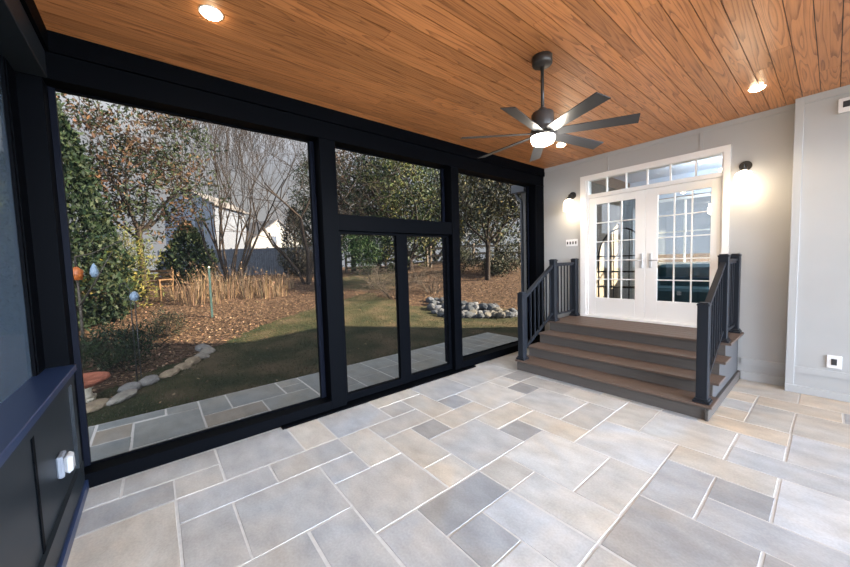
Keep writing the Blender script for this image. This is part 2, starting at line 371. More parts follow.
known = '''0 -6 1 -5 g|0 -5 1 -3 g|1 -6 2 -4 d|1 -4 2 -3 g|0 -3 2 -1 b|0 -1 2 0 t|2 -4 3 -2 b|2 -2 3 0 g|3 -4 5 -3 g|2 -6 5 -4 t|3 -3 5 -1 g|3 -1 4 0 b|4 -1 6 1 g|5 -4 7 -2 g|5 -2 7 -1 g|
0 0 2 2 b|2 0 4 1 t|0 2 1 4 t|1 2 2 3 g|2 1 3 3 g|3 1 5 2 t|5 1 6 2 t|3 2 4 3 d|4 2 6 4 g|1 3 3 4 t|3 3 4 5 t|2 4 3 5 d|0 4 2 6 b|2 5 4 7 l|0 6 2 9 g|3 7 4 8 d|4 6 6 8 g|6 6 7 8 g|3 8 5 9 g|5 8 7 9 l|4 4 5 6 t|5 4 6 5 d|5 5 7 6 t|
6 2 7 3 t|6 3 8 5 l|8 3 9 5 l|7 2 9 3 l|7 1 9 2 w|6 0 7 2 d|7 0 8 1 d|6 -1 8 0 b|8 -1 10 1 w|9 2 11 4 d|11 2 13 4 d|9 4 10 6 b|10 4 13 5 b|10 5 11 6 d|9 6 11 7 t|11 5 13 7 w|10 7 13 8 w|10 8 11 9 w|8 7 10 9 l|7 7 8 9 t|7 5 9 7 w|
9 9 11 10 r|9 10 10 11 r|9 11 10 12 l|10 10 11 12 t|9 12 10 13 r|10 12 12 13 r|9 13 11 15 t|11 13 13 15 r|11 10 13 12 t|11 8 13 10 w'''
def layout(known, i0, i1, j0, j1, rnd):
    occ = set(); out = []
    for k in known.replace('\n', '').split('|'):
        a = k.split(); i, j, I, J = map(int, a[:4]); out.append((i, j, I, J, a[4]))
        occ |= {(p, q) for p in range(i, I) for q in range(j, J)}
    for j in range(j0, j1):
        for i in range(i0, i1):
            if (i, j) in occ: continue
            W, H = rnd.choice(((2, 2), (2, 1), (1, 2), (1, 1), (3, 2), (2, 3), (2, 2)))
            while W > 1 and any((i+p, j) in occ or i+p >= i1 for p in range(W)): W -= 1
            while H > 1 and any((i+p, j+r) in occ or j+r >= j1 for p in range(W) for r in range(H)): H -= 1
            out.append((i, j, i+W, j+H, rnd.choice('ggttbdlw'))); occ |= {(i+p, j+r) for p in range(W) for r in range(H)}
    return out
lay = layout(known, 0, 21, -6, 15, random.Random(3))
fl = paving('floor', [(GX(a), GY(b), GX(c), GY(d), t) for a, b, c, d, t in lay], 0, 0, 0, .0135, '')
floor_base = bx('floor', M['grout'], (-.03, -6.6, -.12, 6.3, .2, -.003)); tag(floor_base, 'random laid grey and tan bluestone paving floor with pale mortar joints', 'floor', kind='structure')
o = fl.build('paving_stones', M['stone'], floor_base, attr=True)
pk = [(-1.56, -6.95, -1.0, -6.31), (-1.56, -6.31, -1.35, -5.72), (-1.35, -6.31, -.97, -6.0), (-.97, -6.6, -.15, -6.0), (-1.31, -6.0, -.64, -5.4), (-1.56, -5.72, -1.31, -5.4), (-.64, -6.0, -.15, -5.7), (-.64, -5.7, -.15, -5.1),
      (-1.56, -5.4, -1.0, -5.1), (-1.0, -5.4, -.64, -4.78), (-.64, -5.1, -.15, -4.78), (-1.56, -5.1, -1.02, -4.48), (-1.02, -4.78, -.15, -4.17), (-1.56, -4.48, -1.3, -4.17), (-1.3, -4.48, -1.02, -4.17)]
pt = 'bbtbbbggbtbbggb'
pst = [(*a, c) for a, c in zip(pk, pt)]
rp = random.Random(5); y = -4.17
while y < .1:
    hgt = rp.choice((.3, .45, .6)); y2 = min(y+hgt, .17); c = rp.choice((-1.2, -.9, -.7, -1.05))
    if y2-y > .4 and rp.random() < .6: pst += [(-1.56, y, c, (y+y2)/2, rp.choice('bgb')), (-1.56, (y+y2)/2, c, y2, rp.choice('bgb')), (c, y, -.15, y2, rp.choice('bbgt'))]
    else: pst += [(-1.56, y, c, y2, rp.choice('bgb')), (c, y, -.15, y2, rp.choice('bbgt'))]
    y = y2
y = -6.95
for k in range(6):
    pst += [(-1.56, y-.6, -.9, y, rp.choice('bgb')), (-.9, y-.6, -.15, y, rp.choice('bgb'))] if k else [(-1.56, y-.6, -.9, y, 'b'), (-.9, y-.6, -.15, y, 'g')]; y -= .6
pst.append((-1.0, -6.95, -.15, -6.6, 'b')); pst.append((-1.0, -6.6, -.97, -6.31, 'b'))
TONES.update(g=(.20, .21, .205), t=(.23, .205, .175), b=(.185, .20, .205))
pb = bx('patio', M['grout'], (-1.57, -10.6, -.2, -.03, .18, -.054)); tag(pb, 'outdoor strip of blue grey flagstones running along the screened wall', 'patio', kind='structure')
paving('patio', pst, 0, 0, -.05, .02, '').build('flagstones', M['stone'], pb, attr=True)

# ------------------------------------------------------------------ ceiling and roof
q = MB(); x = 3.062-.128*24; rc = random.Random(11); CZ = 3.264
while x < 6.3:
    y = -6.2-rc.uniform(0, 1.5)
    while y < 0:
        y2 = y+rc.uniform(2.2, 4.2)
        ya, yb = max(y, -6.2), min(y2, .0)
        if yb > ya:
            x0, x1 = max(x, -.02), x+.128
            q.box(x0+.0026, ya+.0015, CZ, x1-.0026, yb-.0015, CZ+.02, (rc.uniform(.82, 1.15), rc.random(), 0))
        y = y2
    x += .128
cbase = bx('ceiling', M['dark'], (-.05, -6.25, CZ+.012, 6.3, .1, CZ+.06)); tag(cbase, 'orange brown stained wood plank ceiling of the porch', 'ceiling', kind='structure')
q.build('ceiling_planks', M['plank'], cbase, attr=True)
o = bx('roof', M['shingle'], (-.5, -6.7, CZ+.2, 6.6, .0, CZ+.5)); tag(o, 'low porch roof slab above the plank ceiling', 'roof', kind='structure')

# ------------------------------------------------------------------ garden side wall: posts, beam, screens, door
def S(name, m, b, label, cat='trim', parent=None, bevel=0.0):
    o = bx(name, m, b, parent, bevel); return tag(o, label, cat, kind='structure')
D = -.18                                   # outer plane of the openings
beam = S('trim_1', M['frame'], (D-.04, -6.4, 2.945, 0, 0, CZ), 'black header beam along the top of the garden side screens', 'beam', bevel=.004)
bx('crown_strip', M['frame'], (0, -6.22, 3.125, .022, 0, CZ), beam)
bx('bead', M['frame'], (0, -6.22, 2.945, .006, 0, 2.962), beam)
post1 = S('trim_2', M['frame'], (D, -4.297, 0, 0, -4.115, 2.945), 'black post between the large left screen and the screen door', 'post', bevel=.004)
bx('jamb_stop', M['jamb'], (D, -4.345, .113, D+.035, -4.297, 2.945), post1)
post2 = S('trim_3', M['frame'], (D, -2.385, 0, 0, -2.235, 2.945), 'black post right of the transom beside the narrow end screen', 'post', bevel=.004)
bx('jamb_stop', M['jamb'], (D, -2.43, .113, D+.035, -2.385, 2.945), post2)
post3 = S('trim_4', M['frame'], (D, -.272, 0, 0, 0, 2.945), 'black end post in the corner against the grey house wall', 'post', bevel=.004)
bx('jamb_stop', M['jamb'], (D, -.31, .113, D+.035, -.272, 2.945), post3)
post0 = S('trim_5', M['frame'], (D-.06, -6.42, 0, 0, -6.235, 2.945), 'black corner post between the knee wall and the large screen', 'post', bevel=.004)
bx('jamb_stop', M['jamb'], (D, -6.235, .113, D+.035, -6.2, 2.945), post0)
sill1 = S('trim_6', M['frame'], (D, -6.235, 0, 0, -4.297, .113), 'black bottom sill under the large left screen', 'sill', bevel=.003)
sill2 = S('trim_7', M['frame'], (D, -2.235, 0, 0, -.272, .113), 'black bottom sill under the narrow end screen', 'sill', bevel=.003)
S('trim_8', M['frame'], (D-.02, -4.84, -.02, .07, -2.03, .016), 'low black door threshold strip on the stone floor', 'threshold')
tb = S('trim_9', M['frame'], (D, -4.115, 1.985, -.01, -2.385, 2.165), 'black transom bar above the screen door', 'transom bar', bevel=.004)
def pane(name, m, y0, y1, z0, z1, x, label, t=.004, frame=.02):
    r = empty(name, (x, (y0+y1)/2, z0), label, 'window', kind='structure')
    p = bx('screen', m, (x-t/2, y0, z0, x+t/2, y1, z1), r)
    f = MB()
    f.box(x-.012, y0, z0, x+.012, y0+frame, z1); f.box(x-.012, y1-frame, z0, x+.012, y1, z1); f.box(x-.012, y0+frame, z0, x+.012, y1-frame, z0+frame); f.box(x-.012, y0+frame, z1-frame, x+.012, y1-frame, z1)
    f.build('screen_frame', M['frame'], r); return r
pane('window_1', M['screen'], -6.235, -4.345, .113, 2.945, D+.018, 'large insect screen looking out on the leaf bed and bare trees', frame=.012)
pane('window_2', M['screen'], -4.115, -2.43, 2.165, 2.945, D+.018, 'wide transom screen above the screen door', frame=.012)
pane('window_3', M['screen'], -2.235, -.31, .113, 2.945, D+.018, 'tall end screen looking out on the rock pile and rail fence', frame=.012)
# door between the posts: a leaf and a narrow side panel
dr = empty('door_2', (-.09, -3.7, 0), 'black framed screen door with clear lower view of the lawn', 'door', kind='structure')
def panel_frame(parent, y0, y1, z0, z1, st, x0, x1):
    f = MB()
    f.box(x0, y0, z0, x1, y0+st[0], z1); f.box(x0, y1-st[1], z0, x1, y1, z1); f.box(x0, y0+st[0], z0, x1, y1-st[1], z0+st[2]); f.box(x0, y0+st[0], z1-st[3], x1, y1-st[1], z1)
    f.build('door_frame' if parent is dr else 'panel_frame', M['frame'], parent)
    bx('screen', M['screen'], ((x0+x1)/2-.002, y0+st[0], z0+st[2], (x0+x1)/2+.002, y1-st[1], z1-st[3]), parent)
panel_frame(dr, -4.115, -3.22, .018, 1.985, (.05, .09, .085, .03), -.13, -.07)
side = empty('window_4', (-.1, -2.8, 0), 'narrow black framed screen panel right of the screen door', 'window', kind='structure')
panel_frame(side, -3.22, -2.385, .018, 1.985, (.085, .05, .085, .03), -.14, -.08)

# ------------------------------------------------------------------ knee wall side (left edge of the picture)
KY = -6.24
kw = S('wall_front', M['knee'], (0, -6.40, 0, 4.6, KY, .90), 'dark panelled knee wall at the left of the porch', 'wall')
f = MB(); f.box(0, KY, .07, 4.6, KY+.022, .225); f.box(0, KY, .835, 4.6, KY+.018, .90)
for x in (.02, 2.0, 3.2): f.box(x, KY, .225, x+.10, KY+.018, .835)
f.build('panel_rails', M['knee'], kw)
bx('panel_gap_strip', M['frame'], (1.0, KY, .225, 1.035, KY+.006, .835), kw)  # shade of the recessed panel gap put in as a black strip
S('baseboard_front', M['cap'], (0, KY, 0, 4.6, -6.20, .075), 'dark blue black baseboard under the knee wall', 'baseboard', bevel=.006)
S('trim_10', M['cap'], (0, -6.395, .90, 4.6, -6.205, .945), 'dark cap board on top of the knee wall with blue sky reflection in its colour', 'cap', bevel=.004)
bm2 = S('trim_11', M['knee'], (0, -6.42, 2.945, 4.6, -6.21, CZ), 'dark header beam above the knee wall screen', 'beam', bevel=.004)
bx('crown_strip', M['frame'], (.022, -6.21, 3.125, 4.6, -6.188, CZ), bm2)
S('trim_12', M['frame'], (.0, -6.40, .945, .17, -6.355, 2.945), 'black post standing on the knee wall cap at the corner', 'post')
S('trim_13', M['frame'], (.17, -6.395, .945, .205, -6.36, 2.945), 'thin black stile edging the knee wall screen', 'stile')
wr = empty('window_5', (2.4, -6.38, .945), 'insect screen above the knee wall with its grazing blue grey sheen in the colour', 'window', kind='structure')
bx('screen', M['screengrazing'], (.205, -6.382, .945, 4.6, -6.378, 2.945), wr)
for k in (2.35, 4.55):
    bx('mullion', M['frame'], (k, -6.40, .945, k+.07, -6.36, 2.945), wr)

# ------------------------------------------------------------------ house wall
wl = MB()
DX0, DX1, DZ0, DZ1 = .775, 2.535, .60, 2.91
wl.box(-.5, 0, -.1, DX0, .16, 3.4); wl.box(DX1, 0, -.1, 7, .16, 3.4); wl.box(DX0, 0, -.1, DX1, .16, DZ0); wl.box(DX0, 0, DZ1, DX1, .16, 3.4)
wo = wl.build('wall_back', M['wall']); tag(wo, 'pale grey painted house wall with the white double doors', 'wall', kind='structure')
f = MB()
f.box(2.285, -.012, 2.965, 2.325, 0, 3.20); f.box(1.128, -.010, 2.965, 1.138, 0, 3.20); f.box(0.0, -.012, 3.20, 3.142, 0, CZ)
f.box(2.745, -.018, .20, 3.142, 0, .275); f.box(2.745, -.022, 0, 3.142, 0, .105)
f.build('wall_battens', M['trimgrey'], wo)
pl = MB(); pl.box(3.142, -.145, 0, 6.3, 0, CZ)
po = pl.build('wall_right', M['wall']); tag(po, 'projecting grey panelled section of wall at the right edge', 'wall', kind='structure')
f = MB(); f.box(3.138, -.162, 0, 3.205, -.145, CZ, bevel=.002); f.box(3.205, -.160, 3.19, 6.3, -.145, CZ); f.box(3.205, -.160, .235, 6.3, -.145, .303)
f.build('panel_trim', M['trimgrey'], po)
S('baseboard_right', M['trimgrey'], (3.135, -.172, 0, 6.3, -.145, .085), 'grey baseboard under the right wall section', 'baseboard', bevel=.004)

# doors
db = empty('door_1', (1.66, 0, .6), 'white double glazed doors with a six pane transom window above', 'door', kind='structure')
f = MB()
f.box(.692, -.022, .60, .782, .0, 2.965); f.box(2.512+.02, -.022, .60, 2.595, 0, 2.965); f.box(.782, -.022, 2.885, 2.532, 0, 2.965)
f.box(.775, 0, .6, .815, .12, 2.91); f.box(2.515, 0, .6, 2.54, .12, 2.91); f.box(.815, 0, 2.88, 2.515, .12, 2.91)
f.build('casing', M['white'], db)
bx('transom_rail', M['white'], (.815, -.008, 2.588, 2.515, .1, 2.648), db)
f = MB(); n = 6
for k in range(1, n):
    xx = .82+(2.53-.82)*k/n; f.box(xx-.009, .01, 2.648, xx+.009, .05, 2.885)
f.build('transom_muntins', M['white'], db)
bx('transom_glass', M['glass'], (.815, .032, 2.648, 2.515, .038, 2.88), db)
def leaf(x0, x1, gx0, gx1, hx, sgn):
    f = MB(); z0, z1, ga, gb = .632, 2.585, .93, 2.475; ya, yb = .018, .063
    f.box(x0, ya, z0, gx0, yb, z1, bevel=.003); f.box(gx1, ya, z0, x1, yb, z1, bevel=.003); f.box(gx0, ya, z0, gx1, yb, ga, bevel=.003); f.box(gx0, ya, gb, gx1, yb, z1, bevel=.003)
    lo = f.build('door_leaf', M['white'], db)
    bx('pane', M['glass'], (gx0, .036, ga, gx1, .042, gb), lo)
    f = MB()
    for k in (1, 2): xx = gx0+(gx1-gx0)*k/3; f.box(xx-.007, .022, ga, xx+.007, .058, gb)
    for k in range(1, 5): zz = ga+(gb-ga)*k/5; f.box(gx0, .0225, zz-.007, gx1, .0575, zz+.007)
    f.build('muntins', M['white'], lo)
    f = MB(); f.box(hx-.02, .008, 1.42, hx+.02, .02, 1.64, bevel=.004); f.tube([(hx, .01, 1.535), (hx, -.035, 1.535)], .009); f.tube([(hx, -.035, 1.535), (hx+sgn*.115, -.035, 1.535)], .009)
    f.tube([(hx, .012, 1.45), (hx, -.004, 1.45)], .014)
    f.build('door_handle', M['silver'], lo)
leaf(.818, 1.656, .93, 1.52, 1.605, -1); leaf(1.660, 2.513, 1.81, 2.41, 1.725, 1)
bx('threshold', M['white'], (.70, -.045, .60, 2.59, .1, .632), db)

# room behind the doors
rm = MB()
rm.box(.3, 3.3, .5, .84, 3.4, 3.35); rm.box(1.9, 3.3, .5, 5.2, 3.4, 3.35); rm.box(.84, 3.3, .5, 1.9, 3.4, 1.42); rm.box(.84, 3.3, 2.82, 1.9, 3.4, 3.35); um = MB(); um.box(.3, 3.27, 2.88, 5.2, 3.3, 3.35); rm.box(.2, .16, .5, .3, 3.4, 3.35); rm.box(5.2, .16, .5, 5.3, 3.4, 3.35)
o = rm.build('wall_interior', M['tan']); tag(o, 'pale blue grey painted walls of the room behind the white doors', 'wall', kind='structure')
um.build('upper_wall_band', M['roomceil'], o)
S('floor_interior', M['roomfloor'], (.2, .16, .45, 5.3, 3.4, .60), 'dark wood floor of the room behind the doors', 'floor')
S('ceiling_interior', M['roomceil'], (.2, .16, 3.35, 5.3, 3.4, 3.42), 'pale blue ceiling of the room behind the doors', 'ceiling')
wi = empty('reflection_window', (1.37, 3.35, 1.42), 'added window in the far room wall standing in for sky reflected in the right door', 'window', kind='structure')  # added window, its daylight replaces the sky reflected in the right door
bx('pane', M['clearglass'], (.84, 3.347, 1.42, 1.9, 3.353, 2.82), wi)
f = MB(); f.box(.82, 3.28, 1.38, 1.92, 3.3, 1.44); f.box(.82, 3.28, 2.80, 1.92, 3.3, 2.86); f.box(.82, 3.28, 1.44, .87, 3.3, 2.8); f.box(1.87, 3.28, 1.44, 1.92, 3.3, 2.8); f.box(1.35, 3.335, 1.42, 1.385, 3.365, 2.82); f.box(.84, 3.335, 2.10, 1.9, 3.365, 2.13)
f.build('window_frame', M['white'], wi)
# unseen house mass, stepped in plan to shape its shadow on the garden
hs = MB(); hs.box(-.5, .0, 3.45, 7.3, 1.0, 6.6); hs.box(.9, 1.0, 3.45, 7.3, 2.6, 6.6); hs.box(3.2, 2.6, 3.45, 7.3, 5.2, 6.6); hs.box(-.5, .16, -.1, -.35, 1.0, 3.45); hs.box(-.35, .9, -.1, .2, 1.0, 3.45); hs.box(5.35, 3.4, -.1, 7.3, 5.2, 3.45)
o = hs.build('house_shadow_mass', M['greysiding']); tag(o, 'unseen blue grey sided upper storey of the house, stepped to shape its garden shadow', 'house', kind='structure')
hr = MB(); hr.box(-.6, -.2, 6.6, 7.6, 1.1, 6.85); hr.box(.8, 1.1, 6.6, 7.6, 2.7, 6.85); hr.box(3.1, 2.7, 6.6, 7.6, 5.3, 6.85); hr.build('shadow_mass_roof', M['shingle'], o)

# ------------------------------------------------------------------ porch steps
st = empty('porch_steps', (1.65, -.8, 0), 'brown composite four step porch stairs leading to the white doors', 'steps')
nose = [-1.72, -1.42, -1.12, -.83, -.004]
for k in range(4):
    z = .15*(k+1); back = nose[k+1]+.03 if k < 3 else -.004
    f = MB()
    if k < 3:
        f.box(.55, nose[k], z-.026, 2.765, back, z, bevel=.004)
    else:
        wd = (.83-.004)/6
        for i in range(6): f.box(.55, nose[3]+wd*i+.0015, z-.026, 2.765, nose[3]+wd*(i+1)-.0015, z, bevel=.003)
    f.build('tread', M['deck'], st)
    bx('riser', M['riser'], (.572, nose[k]+.026, z-.15, 2.712, nose[k]+.046, z-.026), st)
for x0, x1 in ((2.700, 2.712), (.572, .584)):
    f = MB()
    for k in range(4):
        ya = nose[k]+.046; f.box(x0, ya, (0 if k == 0 else .15*k-.026), x1, -.004, .15*(k+1)-.026)
    f.build('side_panel', M['skirt'], st)
f = MB(); f.box(2.712, -1.715, 0, 2.74, -.024, .105, bevel=.003); f.build('base_skirt', M['riser'], st)

def railing(xc, label):
    r = empty('stair_railing', (xc, -.85, .15), label, 'railing', 'stair railings beside the porch steps')
    def newel(y, z0, z1):
        h = .046
        p = bx('newel_post', M['rail'], (xc-h, y-h, z0, xc+h, y+h, z1-.03), r, bevel=.005)
        f = MB(); f.box(xc-h-.004, y-h-.004, z1-.032, xc+h+.004, y+h+.004, z1-.012, bevel=.003); f.box(xc-h+.008, y-h+.008, z1-.014, xc+h-.008, y+h-.008, z1, bevel=.004); f.build('post_cap', M['rail'], p)
        f = MB(); f.box(xc-.068, y-min(.068, .068), z0, xc+.068, y+min(.068, -.001-y if y > -.068 else .068), z0+.022, bevel=.004); f.box(xc-.058, y-.056, z0+.02, xc+.058, y+.056, z0+.045, bevel=.008); f.build('post_base', M['rail'], p)
    newel(-1.62, .15, 1.135); newel(-.755, .60, 1.595); newel(-.062, .60, 1.595)
    ya, yb = -1.574, -.801; za, zb = 1.055, 1.49
    f = MB(); f.bar((xc, ya, za), (xc, yb, zb), .05, .034); f.bar((xc, ya, za-.028), (xc, yb, zb-.028), .03, .026); f.build('handrail', M['rail'], r)
    ba, bb = .285, .72
    f = MB(); f.bar((xc, ya, ba), (xc, yb, bb), .034, .03); f.build('bottom_rail', M['rail'], r)
    n = 7
    for k in range(n):
        t = (k+.6)/n*.98; y = ya+(yb-ya)*t; f = MB(); f.box(xc-.009, y-.009, ba+(bb-ba)*t+.012, xc+.009, y+.009, za+(zb-za)*t-.034); f.build('baluster', M['rail'], r)
    f = MB(); f.box(xc-.025, -.709, 1.50, xc+.025, -.108, 1.532, bevel=.004); f.box(xc-.015, -.709, 1.478, xc+.015, -.108, 1.50); f.build('handrail', M['rail'], r)
    f = MB(); f.box(xc-.017, -.709, .685, xc+.017, -.108, .713); f.build('bottom_rail', M['rail'], r)
    for k in range(5):
        y = -.709+(.601)*(k+1)/6; f = MB(); f.box(xc-.009, y-.009, .713, xc+.009, y+.009, 1.478); f.build('baluster', M['rail'], r)
railing(.612, 'black metal stair railing on the left of the steps near the screens')
railing(2.675, 'black metal stair railing on the right of the steps near the grey wall')

# ------------------------------------------------------------------ ceiling fan
FX, FY = 1.885, -3.133
fan = empty('ceiling_fan', (FX, FY, CZ), 'dark seven blade ceiling fan with a lit round lens', 'fan')
f = MB(); f.lathe([(.02, CZ-.068), (.074, CZ-.066), (.08, CZ-.058), (.08, CZ)], FX, FY); f.build('canopy', M['fanmetal'], fan)
f = MB(); f.tube([(FX, FY, 2.82), (FX, FY, CZ-.08)], .0135, 12); f.build('downrod', M['fanmetal'], fan)
f = MB(); f.lathe([(.092, 2.640), (.100, 2.655), (.100, 2.675), (.088, 2.69), (.090, 2.70), (.090, 2.80), (.082, 2.815), (.05, 2.822), (.03, 2.85), (.018, 2.86)], FX, FY); f.build('motor_housing', M['fanmetal'], fan)
f = MB(); f.lathe([(.098, 2.622), (.103, 2.632), (.103, 2.645), (.09, 2.65)], FX, FY); f.build('light_rim', M['fanmetal'], fan)
f = MB(); f.lathe([(.001, 2.553), (.06, 2.557), (.086, 2.570), (.095, 2.595), (.095, 2.624)], FX, FY); f.build('light_lens', M['fanglow'], fan)
for k in range(7):
    a = math.radians(-26.4+360/7*k); f = MB(); dx, dy = math.cos(a), math.sin(a); px, py = -dy, dx; tw = math.radians(14)
    prof = [(.09, .040), (.14, .047), (.30, .050), (.50, .053), (.685, .056)]
    b = len(f.v); zc = 2.650
    for r_, hw in prof:
        for sgn, zz in ((-1, .003), (1, .003), (1, -.003), (-1, -.003)):
            oz = -sgn*hw*math.sin(tw); f.v.append((FX+dx*r_+px*sgn*hw*math.cos(tw), FY+dy*r_+py*sgn*hw*math.cos(tw), zc-.02*(r_/.685)+oz+zz))
    m_ = len(prof)
    for i in range(m_-1):
        for j in range(4):
            f.f.append((b+i*4+j, b+i*4+(j+1) % 4, b+(i+1)*4+(j+1) % 4, b+(i+1)*4+j)); f.c.append((1, 1, 1)); f.sm.append(False)
    for i in (0, m_-1): f.f.append(tuple(b+i*4+j for j in range(4))); f.c.append((1, 1, 1)); f.sm.append(False)
    f.build('fan_blade', M['fanblade'], fan)

# ------------------------------------------------------------------ lamps
def lamp(name, kind, loc, energy, col, parent, **k):
    ld = bpy.data.lights.new(name, kind); ld.energy = energy; ld.color = col
    for a, b in k.items(): setattr(ld, a, b)
    lo = bpy.data.objects.new(name, ld); COL.objects.link(lo); lo.location = Vector(loc)-Vector(parent.location); lo.parent = parent
    return lo
for (x, y, lab) in ((.848, -5.333, 'lit recessed ceiling light near the large screen at the left'), (2.912, -.871, 'lit recessed ceiling light above the right side of the steps'), (.872, -.974, 'lit recessed ceiling light beyond the fan near the corner')):
    c = empty('recessed_light', (x, y, CZ), lab, 'light', 'recessed lights in the plank ceiling')
    f = MB(); f.lathe([(.070, CZ), (.070, CZ-.003), (.060, CZ-.004), (.058, CZ)], x, y); f.build('trim_ring', M['plate'], c)
    f = MB(); f.lathe([(.001, CZ-.026), (.034, CZ-.023), (.052, CZ-.014), (.058, CZ-.001)], x, y); f.build('light_lens', M['canglow'], c)
    lamp('bulb', 'SPOT', (x, y, CZ-.045), 48, (1, .80, .55), c, spot_size=math.radians(130), spot_blend=.8, shadow_soft_size=.06)
lamp('bulb', 'POINT', (FX, FY, 2.50), 26, (1, .90, .74), fan, shadow_soft_size=.11)

def sconce(x, z, lab):
    s = empty('wall_sconce', (x, 0, z), lab, 'wall light', 'sconces beside the double doors')
    f = MB(); f.tube([(x, 0, z), (x, -.018, z)], .06, 24); f.build('backplate', M['iron'], s)
    f = MB(); f.tube([(x, -.015, z), (x, -.09, z+.012), (x, -.135, z-.005), (x, -.14, z-.05)], .011, 10); f.build('arm', M['iron'], s)
    f = MB(); f.lathe([(.028, z-.085), (.034, z-.06), (.030, z-.045), (.012, z-.035)], x, -.14, 20); f.build('socket', M['iron'], s)
    f = MB(); f.lathe([(.082, z-.275), (.088, z-.265), (.088, z-.15), (.070, z-.10), (.036, z-.082), (.030, z-.072)], x, -.14, 24); f.build('glass_shade', M['sconceglow'], s)
    lamp('bulb', 'POINT', (x, -.14, z-.33), 3.2, (1, .76, .48), s, shadow_soft_size=.07)
sconce(.555, 2.685, 'lit opal glass wall sconce left of the white doors')
sconce(2.735, 2.665, 'brightly lit opal glass wall sconce right of the white doors')

# room fittings behind the glass
c = empty('pendant_lamp', (2.2, 2.2, 3.35), 'small lit lamp hanging in the room behind the doors', 'lamp')
f = MB(); f.tube([(2.2, 2.2, 3.1), (2.2, 2.2, 3.35)], .008); f.build('cord', M['iron'], c)
f = MB(); f.lathe([(.02, 3.0), (.09, 3.02), (.09, 3.1), (.02, 3.12)], 2.2, 2.2); f.build('lamp_shade', M['roomglow'], c)
lamp('bulb', 'POINT', (2.2, 2.2, 2.9), 85, (.86, .93, 1), c, shadow_soft_size=.12)
f = MB()
for k in range(24):
    a, b = .42+k*.014, .42+(k+1)*.014; ya, yb = 2.4+.012*math.sin(k*1.6), 2.4+.012*math.sin((k+1)*1.6)
    f.face([(a, ya, .62), (b, yb, .62), (b, yb, 3.1), (a, ya, 3.1)]); f.face([(a, ya+.01, .62), (a, ya+.01, 3.1), (b, yb+.01, 3.1), (b, yb+.01, .62)])
o = f.build('curtain', M['curtain']); tag(o, 'pale blue grey curtain hanging inside behind the left door', 'curtain')
c = empty('arched_rack', (.85, 1.3, .6), 'black arched wrought iron rack seen through the left door', 'rack')
f = MB(); cx = .85
f.tube([(cx-.42, 1.3, .6), (cx-.42, 1.3, 1.6)]+[(cx-.42*math.cos(PI*k/14), 1.3, 1.6+.55*math.sin(PI*k/14)) for k in range(15)]+[(cx+.42, 1.3, .6)], .016); f.build('arch', M['iron'], c)
for z in (.75, 1.0, 1.3, 1.6):
    f = MB(); f.box(cx-.42, 1.2, z, cx+.42, 1.42, z+.025); f.build('shelf', M['iron'], c)
f = MB()
for k in range(1, 6): f.tube([(cx-.42+.14*k, 1.3, .6), (cx-.42+.14*k, 1.3, 1.6+.55*math.sin(math.acos(max(-1, min(1, -1+k/3)))))], .008, 6)
f.build('bars', M['iron'], c)
c = empty('sofa', (1.9, 1.9, .6), 'dark teal sofa standing inside behind the right door', 'sofa')
f = MB(); f.box(1.2, 1.5, .66, 2.9, 2.35, 1.0, bevel=.05); f.build('seat', M['sofa'], c)
f = MB(); f.box(1.2, 2.15, .66, 2.9, 2.4, 1.42, bevel=.06); f.build('backrest', M['sofa'], c)
for x in (1.08, 2.84): f = MB(); f.box(x, 1.5, .62, x+.18, 2.4, 1.2, bevel=.05); f.build('armrest', M['sofa'], c)

# ------------------------------------------------------------------ plates
s = empty('switch_plate', (.535, 0, 1.87), 'white four gang switch plate on the wall beside the left sconce', 'switch')
f = MB(); f.box(.43, -.008, 1.81, .64, 0, 1.928, bevel=.003); f.build('plate', M['plate'], s)
for k in range(4): f = MB(); x = .46+k*.05; f.box(x-.011, -.016, 1.845, x+.011, -.007, 1.893, bevel=.003); f.build('switch', M['dark'], s)
s = empty('outlet', (3.49, -.145, .41), 'white outlet plate with dark centre low on the right wall', 'outlet')
f = MB(); f.box(3.435, -.158, .335, 3.540, -.145, .475, bevel=.004); f.build('plate', M['plate'], s)
f = MB(); f.box(3.467, -.162, .372, 3.507, -.156, .438, bevel=.002); f.build('socket', M['dark'], s)
s = empty('wall_speaker', (3.52, -.145, 3.075), 'white square wall speaker box high at the right edge', 'speaker')
f = MB(); f.box(3.437, -.168, 3.0, 3.62, -.145, 3.145, bevel=.004); f.build('plate', M['plate'], s)
f = MB(); f.box(3.468, -.173, 3.05, 3.515, -.166, 3.11, bevel=.002); f.build('grille', M['dark'], s)
s = empty('outdoor_outlet', (.57, -6.222, .46), 'white weatherproof outlet cover on the dark knee wall', 'outlet')
f = MB(); f.box(.52, -6.24, .40, .63, -6.21, .53, bevel=.008); f.build('back_box', M['gutter'], s)
f = MB(); f.box(.53, -6.212, .412, .622, -6.175, .522, bevel=.016); f.build('bubble_cover', M['cover'], s)

# downspout outside
s = empty('downspout', (-.42, -.10, 0), 'grey blue downspout with elbow beside the end post outside', 'downspout')
f = MB(); f.box(-.62, -.16, 2.90, -.32, -.04, 3.06, bevel=.01); f.build('gutter_box', M['gutter'], s)
f = MB(); f.tube([(-.53, -.10, 2.92), (-.53, -.10, 2.86), (-.50, -.10, 2.80), (-.44, -.10, 2.76), (-.415, -.10, 2.70), (-.415, -.10, -.05)], .032, 10); f.build('pipe', M['gutter'], s)

